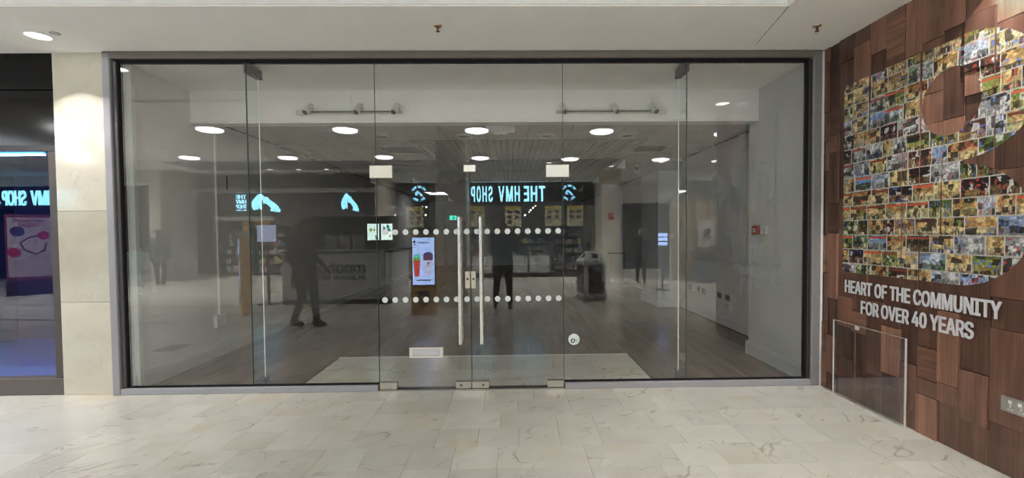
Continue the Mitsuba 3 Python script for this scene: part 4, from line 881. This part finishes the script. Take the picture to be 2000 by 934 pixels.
for k_, a in enumerate((90, 180, 0)):
    ca_, sa_ = math.cos(math.radians(a)), math.sin(math.radians(a))
    nrm = np.array([ca_ * .78, sa_ * .78, .63]); nrm /= np.linalg.norm(nrm)
    c_ = np.array([bc[0] + ca_ * .19, bc[1] + sa_ * .19, .985])
    put('opening', R_(cyl(c_ - nrm * .02, c_ + nrm * .006, .068, 28)), 'vc_matte', (44, 46, 50), parent=bn)
    pn_ = R_(rotz(bx(bc[0] - .185, bc[0] + .185, bc[1] + .268, bc[1] + .276, .16, .80), a - 90, (*bc, 0)))
    pk = put('panel', pn_, 'vc_gloss', (58, 44, 56), parent=bn)
    if a == 90:
        put('lettering', R_(cat(face_text('RECYCLE', bc[0] + .10, bc[0] - .10, bc[1] + .276, .70, .03, .002), face_text('YOUR LITTER', bc[0] + .11, bc[0] - .11, bc[1] + .276, .65, .024, .002))) if False else R_(cat(bx(bc[0] - .1, bc[0] + .1, bc[1] + .276, bc[1] + .278, .70, .712), bx(bc[0] - .08, bc[0] + .1, bc[1] + .276, bc[1] + .278, .66, .668), bx(bc[0] - .13, bc[0] + .08, bc[1] + .276, bc[1] + .278, .24, .252))), 'vc_satin', (190, 186, 190), parent=pk)
        put('ring_mark', R_(frame3(extr(Point(0, 0).buffer(.05, 16).difference(Point(0, 0).buffer(.034, 16)), .002), (bc[0], bc[1] + .276, .48), EX, EZ)), 'vc_satin', (150, 140, 150), parent=pk)

# right-hand end of the concourse
lab('wall_right_shops', 'grey bulkhead, dark shopfront and beige hoarding at the right of the concourse', None, None, 'structure')
put('bulkhead', bx(3.66, XRR, -10.6, -9.9, 2.42, 3.12), 'vc_matte', (128, 126, 120), parent='wall_right_shops')
put('upper', bx(3.66, XRR, -10.6, -10.0, 3.12, ZC), 'plaster', parent='wall_right_shops')
put('dark_front', bx(3.66, 4.95, -10.5, -10.3, .0, 2.42), 'vc_gloss', (34, 34, 38), parent='wall_right_shops')
put('skirting', bx(3.66, 4.95, -10.3, -10.27, .0, .3), 'vc_satin', (150, 148, 142), parent='wall_right_shops')
put('hoarding', bx(4.95, XRR, -9.6, -9.4, 0, 2.42), 'vc_matte', (176, 160, 138), parent='wall_right_shops')
for x0 in np.arange(4.95, XRR, .42): put('hoarding_fold', cyl((x0 + .1, -9.4, 0), (x0 + .24, -9.4, 2.42), .02, 8), 'vc_matte', (168, 152, 130), parent='wall_right_shops')
sp_ = thing('sale_poster', 'white poster with a dark letter S hanging on the beige hoarding', 'poster')
put('sheet', bx(5.75, 6.25, -9.385, -9.378, 1.02, 1.85), 'vc_matte', (222, 218, 212), parent=sp_)
put('letters', face_text('S', 6.14, 5.92, -9.378, 1.3, .28, .004, .01), 'vc_matte', (60, 56, 54), parent=sp_)
sn = thing('snack_stall', 'dark chest of snacks with bright lamps before the beige hoarding', 'stall')
put('cabinet', cbx(5.55, 6.9, -9.3, -8.8, 0, .62, .01), 'vc_satin', (84, 88, 92), parent=sn)
put('goods', cat(*[bx(5.6 + .13 * i, 5.7 + .13 * i, -9.25, -8.9, .62, .72 + .25 * rng.random()) for i in range(9)]), 'vc_matte', (70, 62, 54), parent=sn); lab(list(scene)[-1], kind='stuff')
ss = thing('small_blue_screen', 'small pale blue screen on a post near the right of the concourse', 'screen')
put('post', cbx(3.92, 3.97, -7.28, -7.24, 0, 1.25, .004), 'vc_satin', (40, 40, 42), parent=ss)
put('base', cbx(3.8, 4.1, -7.42, -7.1, 0, .03, .004), 'vc_satin', (40, 40, 42), parent=ss)
for z in (1.20, 1.32, 1.43): put('display', frame3(extr(sbox(-.12, -.045, .12, .045), .02), (3.945, -7.235, z), EX, EZ), 'solid_black', parent=ss, emit=(1.5, 2.2, 4.2), weight=.03)

# ------------------------------------------------------------------ people
def sph(c, r, n=20): return m3.Manifold.sphere(float(r), n).translate([float(v) for v in c])
def bone(a, ra, b, rb, n=20): return m3.Manifold.batch_hull([sph(a, ra, n), sph(b, rb, n)])
def blob(c, rx, ry, rz, n=28): return m3.Manifold.sphere(1.0, n).scale([rx, ry, rz]).translate([float(v) for v in c])
def fuse(ps, L=.02, it=8):
    M = m3.Manifold.batch_boolean(ps, m3.OpType.Add)
    t = unman(M.refine_to_length(L)); trimesh.smoothing.filter_taubin(t, iterations=it); return t
def hand_parts(w, d, side, grip):
    "palm and five separate fingers from the wrist w along d; grip is the direction in which the fingers curl"
    w, d, g = (np.asarray(v, float) for v in (w, d, grip)); d = d / np.linalg.norm(d)
    g = g - d * (g @ d); g /= np.linalg.norm(g); s = np.cross(d, g) * side
    pc = [w + d * .045 + s * o for o in (-.026, .026)]
    out = [m3.Manifold.batch_hull([sph(w, .022, 14)] + [sph(p + d * .035, .0145, 14) for p in pc])]
    for o, L in ((-.030, .060), (-.010, .072), (.010, .078), (.030, .070)):
        k0 = w + d * .085 + s * o; k1 = k0 + (d * .75 + g * .55) * L * .5; k2 = k1 + (d * .2 + g * .95) * L * .36; k3 = k2 + (-d * .3 + g * .9) * L * .28
        out += [bone(k0 - d * .02, .010, k1, .0092, 12), bone(k1, .0092, k2, .0086, 12), bone(k2, .0086, k3, .0078, 12)]
    t0 = w + d * .028 + s * .032; t1 = t0 + (s * .8 + d * .6) * .03; t2 = t1 + (d * .9 + g * .5) * .03
    return out + [bone(t0, .013, t1, .011, 12), bone(t1, .011, t2, .009, 12)]
def person(label, x, y, deg, joints, cols, h=1.0, coat=0.0, gripL=(0, 1, 0), gripR=(0, 1, 0), bulk=1.0):
    """joints: metres for a 1.72 m figure facing +y, x to its right; returns the key"""
    J = {'hipL': (-.09, 0, .92), 'hipR': (.09, 0, .92), 'kneeL': (-.10, .02, .49), 'kneeR': (.10, .02, .49), 'ankL': (-.11, -.02, .085), 'ankR': (.11, -.02, .085),
         'shL': (-.185, 0, 1.40), 'shR': (.185, 0, 1.40), 'elL': (-.25, -.02, 1.11), 'elR': (.25, -.02, 1.11), 'wrL': (-.26, .06, .86), 'wrR': (.26, .06, .86), 'head': (0, .02, 1.59)}
    J.update(joints); J = {k: np.array(v, float) for k, v in J.items()}
    k = thing('person', label, 'person')
    def xf(m):
        m = m.copy(); m.apply_scale(h); m.apply_transform(trimesh.transformations.rotation_matrix(math.radians(deg), (0, 0, 1))); m.apply_translation((x, y, 0)); return m
    Hd = J['head']; pel, chest = (J['hipL'] + J['hipR']) / 2, (J['shL'] + J['shR']) / 2
    b = bulk
    head = [blob(Hd + (0, -.008, .02), .076, .094, .108), blob(Hd + (0, .028, -.045), .056, .062, .066), bone(Hd + (0, .098, .008), .007, Hd + (0, .112, -.020), .012, 12),
            blob(Hd + (-.077, -.004, -.005), .012, .024, .034, 14), blob(Hd + (.077, -.004, -.005), .012, .024, .034, 14), blob(Hd + (0, .086, -.052), .022, .010, .008, 14), blob(Hd + (0, .078, -.082), .02, .016, .016, 14)]
    def body(p):       # p: padding for clothing
        torso = [m3.Manifold.batch_hull([blob(pel + (0, 0, .02), .15 * b + p, .105 * b + p, .10 + p), blob((pel + chest) / 2 + (0, .01, 0), .135 * b + p, .105 * b + p, .12)]),
                 m3.Manifold.batch_hull([blob((pel + chest) / 2 + (0, .01, 0), .135 * b + p, .105 * b + p, .12), blob(chest + (0, .0, -.10), .155 * b + p, .11 * b + p, .12), sph(J['shL'] + (.02, 0, -.02), .062 + p), sph(J['shR'] + (-.02, 0, -.02), .062 + p)]),
                 m3.Manifold.batch_hull([sph(J['shL'], .052 + p), sph(J['shR'], .052 + p), sph(chest + (0, -.01, .055), .06 + p * .3)])]
        arms = [q for s in 'LR' for q in (bone(J['sh' + s], .056 * b + p, J['el' + s], .043 + p), bone(J['el' + s], .043 + p, J['wr' + s], .029 + p * .9))]
        legs = [q for s in 'LR' for q in (bone(J['hip' + s], .088 * b + p, J['knee' + s], .058 + p), bone(J['knee' + s], .056 + p, J['ank' + s], .040 + p * 1.1))]
        return torso, arms, legs
    t0, a0, l0 = body(-.004)
    skin = head + [bone(chest + (0, -.01, .03), .055, Hd + (0, -.015, -.06), .050)] + t0 + a0 + l0
    skin += [bone(J['ank' + s] + (0, 0, -.02), .035, J['ank' + s] + (0, .12, -.05), .024) for s in 'LR']
    skin += hand_parts(J['wrL'], J['wrL'] - J['elL'], -1, gripL) + hand_parts(J['wrR'], J['wrR'] - J['elR'], 1, gripR)
    put('body', xf(fuse(skin, .014, 6)), 'vc_matte', cols['skin'], smooth=True, parent=k)
    t1, a1, l1 = body(.014)
    top = t1 + a1
    if coat:
        top += [m3.Manifold.batch_hull([blob(pel + (0, 0, .05), .165 * b, .125 * b, .10), blob(pel + (0, .0, -coat), .185 * b, .135 * b, .06)])]
    put('coat' if coat else 'shirt', xf(fuse(top, .024, 8)), 'vc_matte', cols['top'], smooth=True, parent=k)
    t2, a2, l2 = body(.010)
    put('trousers', xf(fuse(l2 + [blob(pel + (0, 0, .0), .155 * b, .115 * b, .12)], .024, 8)), 'vc_matte', cols['legs'], smooth=True, parent=k)
    for s in 'LR':
        A = J['ank' + s]
        sh = m3.Manifold.batch_hull([sph(A + (0, -.035, -.04), .044), sph(A + (0, .05, -.042), .043), sph(A + (0, .15, -.052), .033), sph(A + (0, 0, .0), .046)])
        sh = sh ^ m3.Manifold.cube([2, 2, 2]).translate([A[0] - 1, A[1] - 1, max(0.0, A[2] - .085)])
        put('shoe', xf(unman(sh)), 'vc_satin', cols['shoe'], smooth=40, parent=k)
    hr = m3.Manifold.batch_boolean([blob(Hd + (0, -.018, .034), .083, .098, .106) - m3.Manifold.cube([.4, .4, .3]).translate([Hd[0] - .2, Hd[1] + .052, Hd[2] - .25]), blob(Hd + (0, -.05, -.01), .078, .06, .08)], m3.OpType.Add)
    hr = hr - blob(Hd + (0, .05, -.035), .070, .075, .085)
    put('hair', xf(unman(hr)), 'vc_matte', cols['hair'], smooth=50, parent=k)
    for s in (-1, 1):
        e_ = trimesh.creation.icosphere(1, .011); e_.apply_translation(Hd + (s * .030, .078, .012)); put('eye', xf(e_), 'vc_gloss', (40, 34, 30), smooth=True, parent=k)
    return k
ph = person('man in a dark shirt and black trousers holding up a phone to photograph the shopfront', -.13, -4.86, 0,
       {'ankL': (-.17, .03, .085), 'ankR': (.13, .0, .085), 'kneeL': (-.14, .05, .49), 'kneeR': (.11, .04, .49), 'elL': (-.245, .17, 1.18), 'elR': (.285, .17, 1.18), 'wrL': (.02, .33, 1.475), 'wrR': (.24, .33, 1.475)},
       {'skin': (170, 126, 106), 'top': (58, 66, 74), 'legs': (24, 24, 27), 'shoe': (24, 22, 22), 'hair': (40, 32, 28)}, h=1.0, gripL=(.5, 1, 0), gripR=(-.5, 1, 0), bulk=1.12)
pn = thing('phone', 'dark phone held level in the hands of the man with a dark shirt', 'phone')
put('case', cbx(-.075, .075, -4.492, -4.482, 1.50, 1.575, .004), 'vc_satin', (26, 26, 30), parent=pn)
put('camera_bump', cbx(-.018, .018, -4.482, -4.479, 1.522, 1.556, .002), 'vc_gloss', (14, 14, 16), parent=pn)
person('passer-by in a long dark coat walking past the kiosk', -3.40, -3.12, -76,
       {'ankL': (-.06, -.16, .10), 'ankR': (.07, .16, .085), 'kneeL': (-.08, .02, .50), 'kneeR': (.08, .12, .50), 'elL': (-.24, -.10, 1.12), 'elR': (.24, .02, 1.11), 'wrL': (-.22, .10, .92), 'wrR': (.21, .20, .98)},
       {'skin': (160, 120, 100), 'top': (24, 24, 26), 'legs': (22, 22, 24), 'shoe': (20, 20, 20), 'hair': (34, 30, 28)}, h=1.03, coat=.24, bulk=1.22)
person('distant shopper in grey coat by the pale pier at far left', -10.85, -9.85, 160, {'ankL': (-.10, -.12, .10), 'kneeL': (-.10, .05, .49), 'ankR': (.11, .14, .085)},
       {'skin': (165, 125, 105), 'top': (70, 74, 84), 'legs': (40, 40, 46), 'shoe': (26, 26, 26), 'hair': (60, 52, 46)}, h=.98, coat=.2, bulk=1.2)
person('distant shopper in black standing near the dark shopfront on the right', 3.86, -8.9, 200, {'wrR': (.14, .25, 1.05), 'elR': (.25, .05, 1.12)},
       {'skin': (170, 130, 110), 'top': (26, 26, 30), 'legs': (24, 24, 28), 'shoe': (90, 90, 92), 'hair': (120, 96, 70)}, h=.93, coat=.16, bulk=1.25)
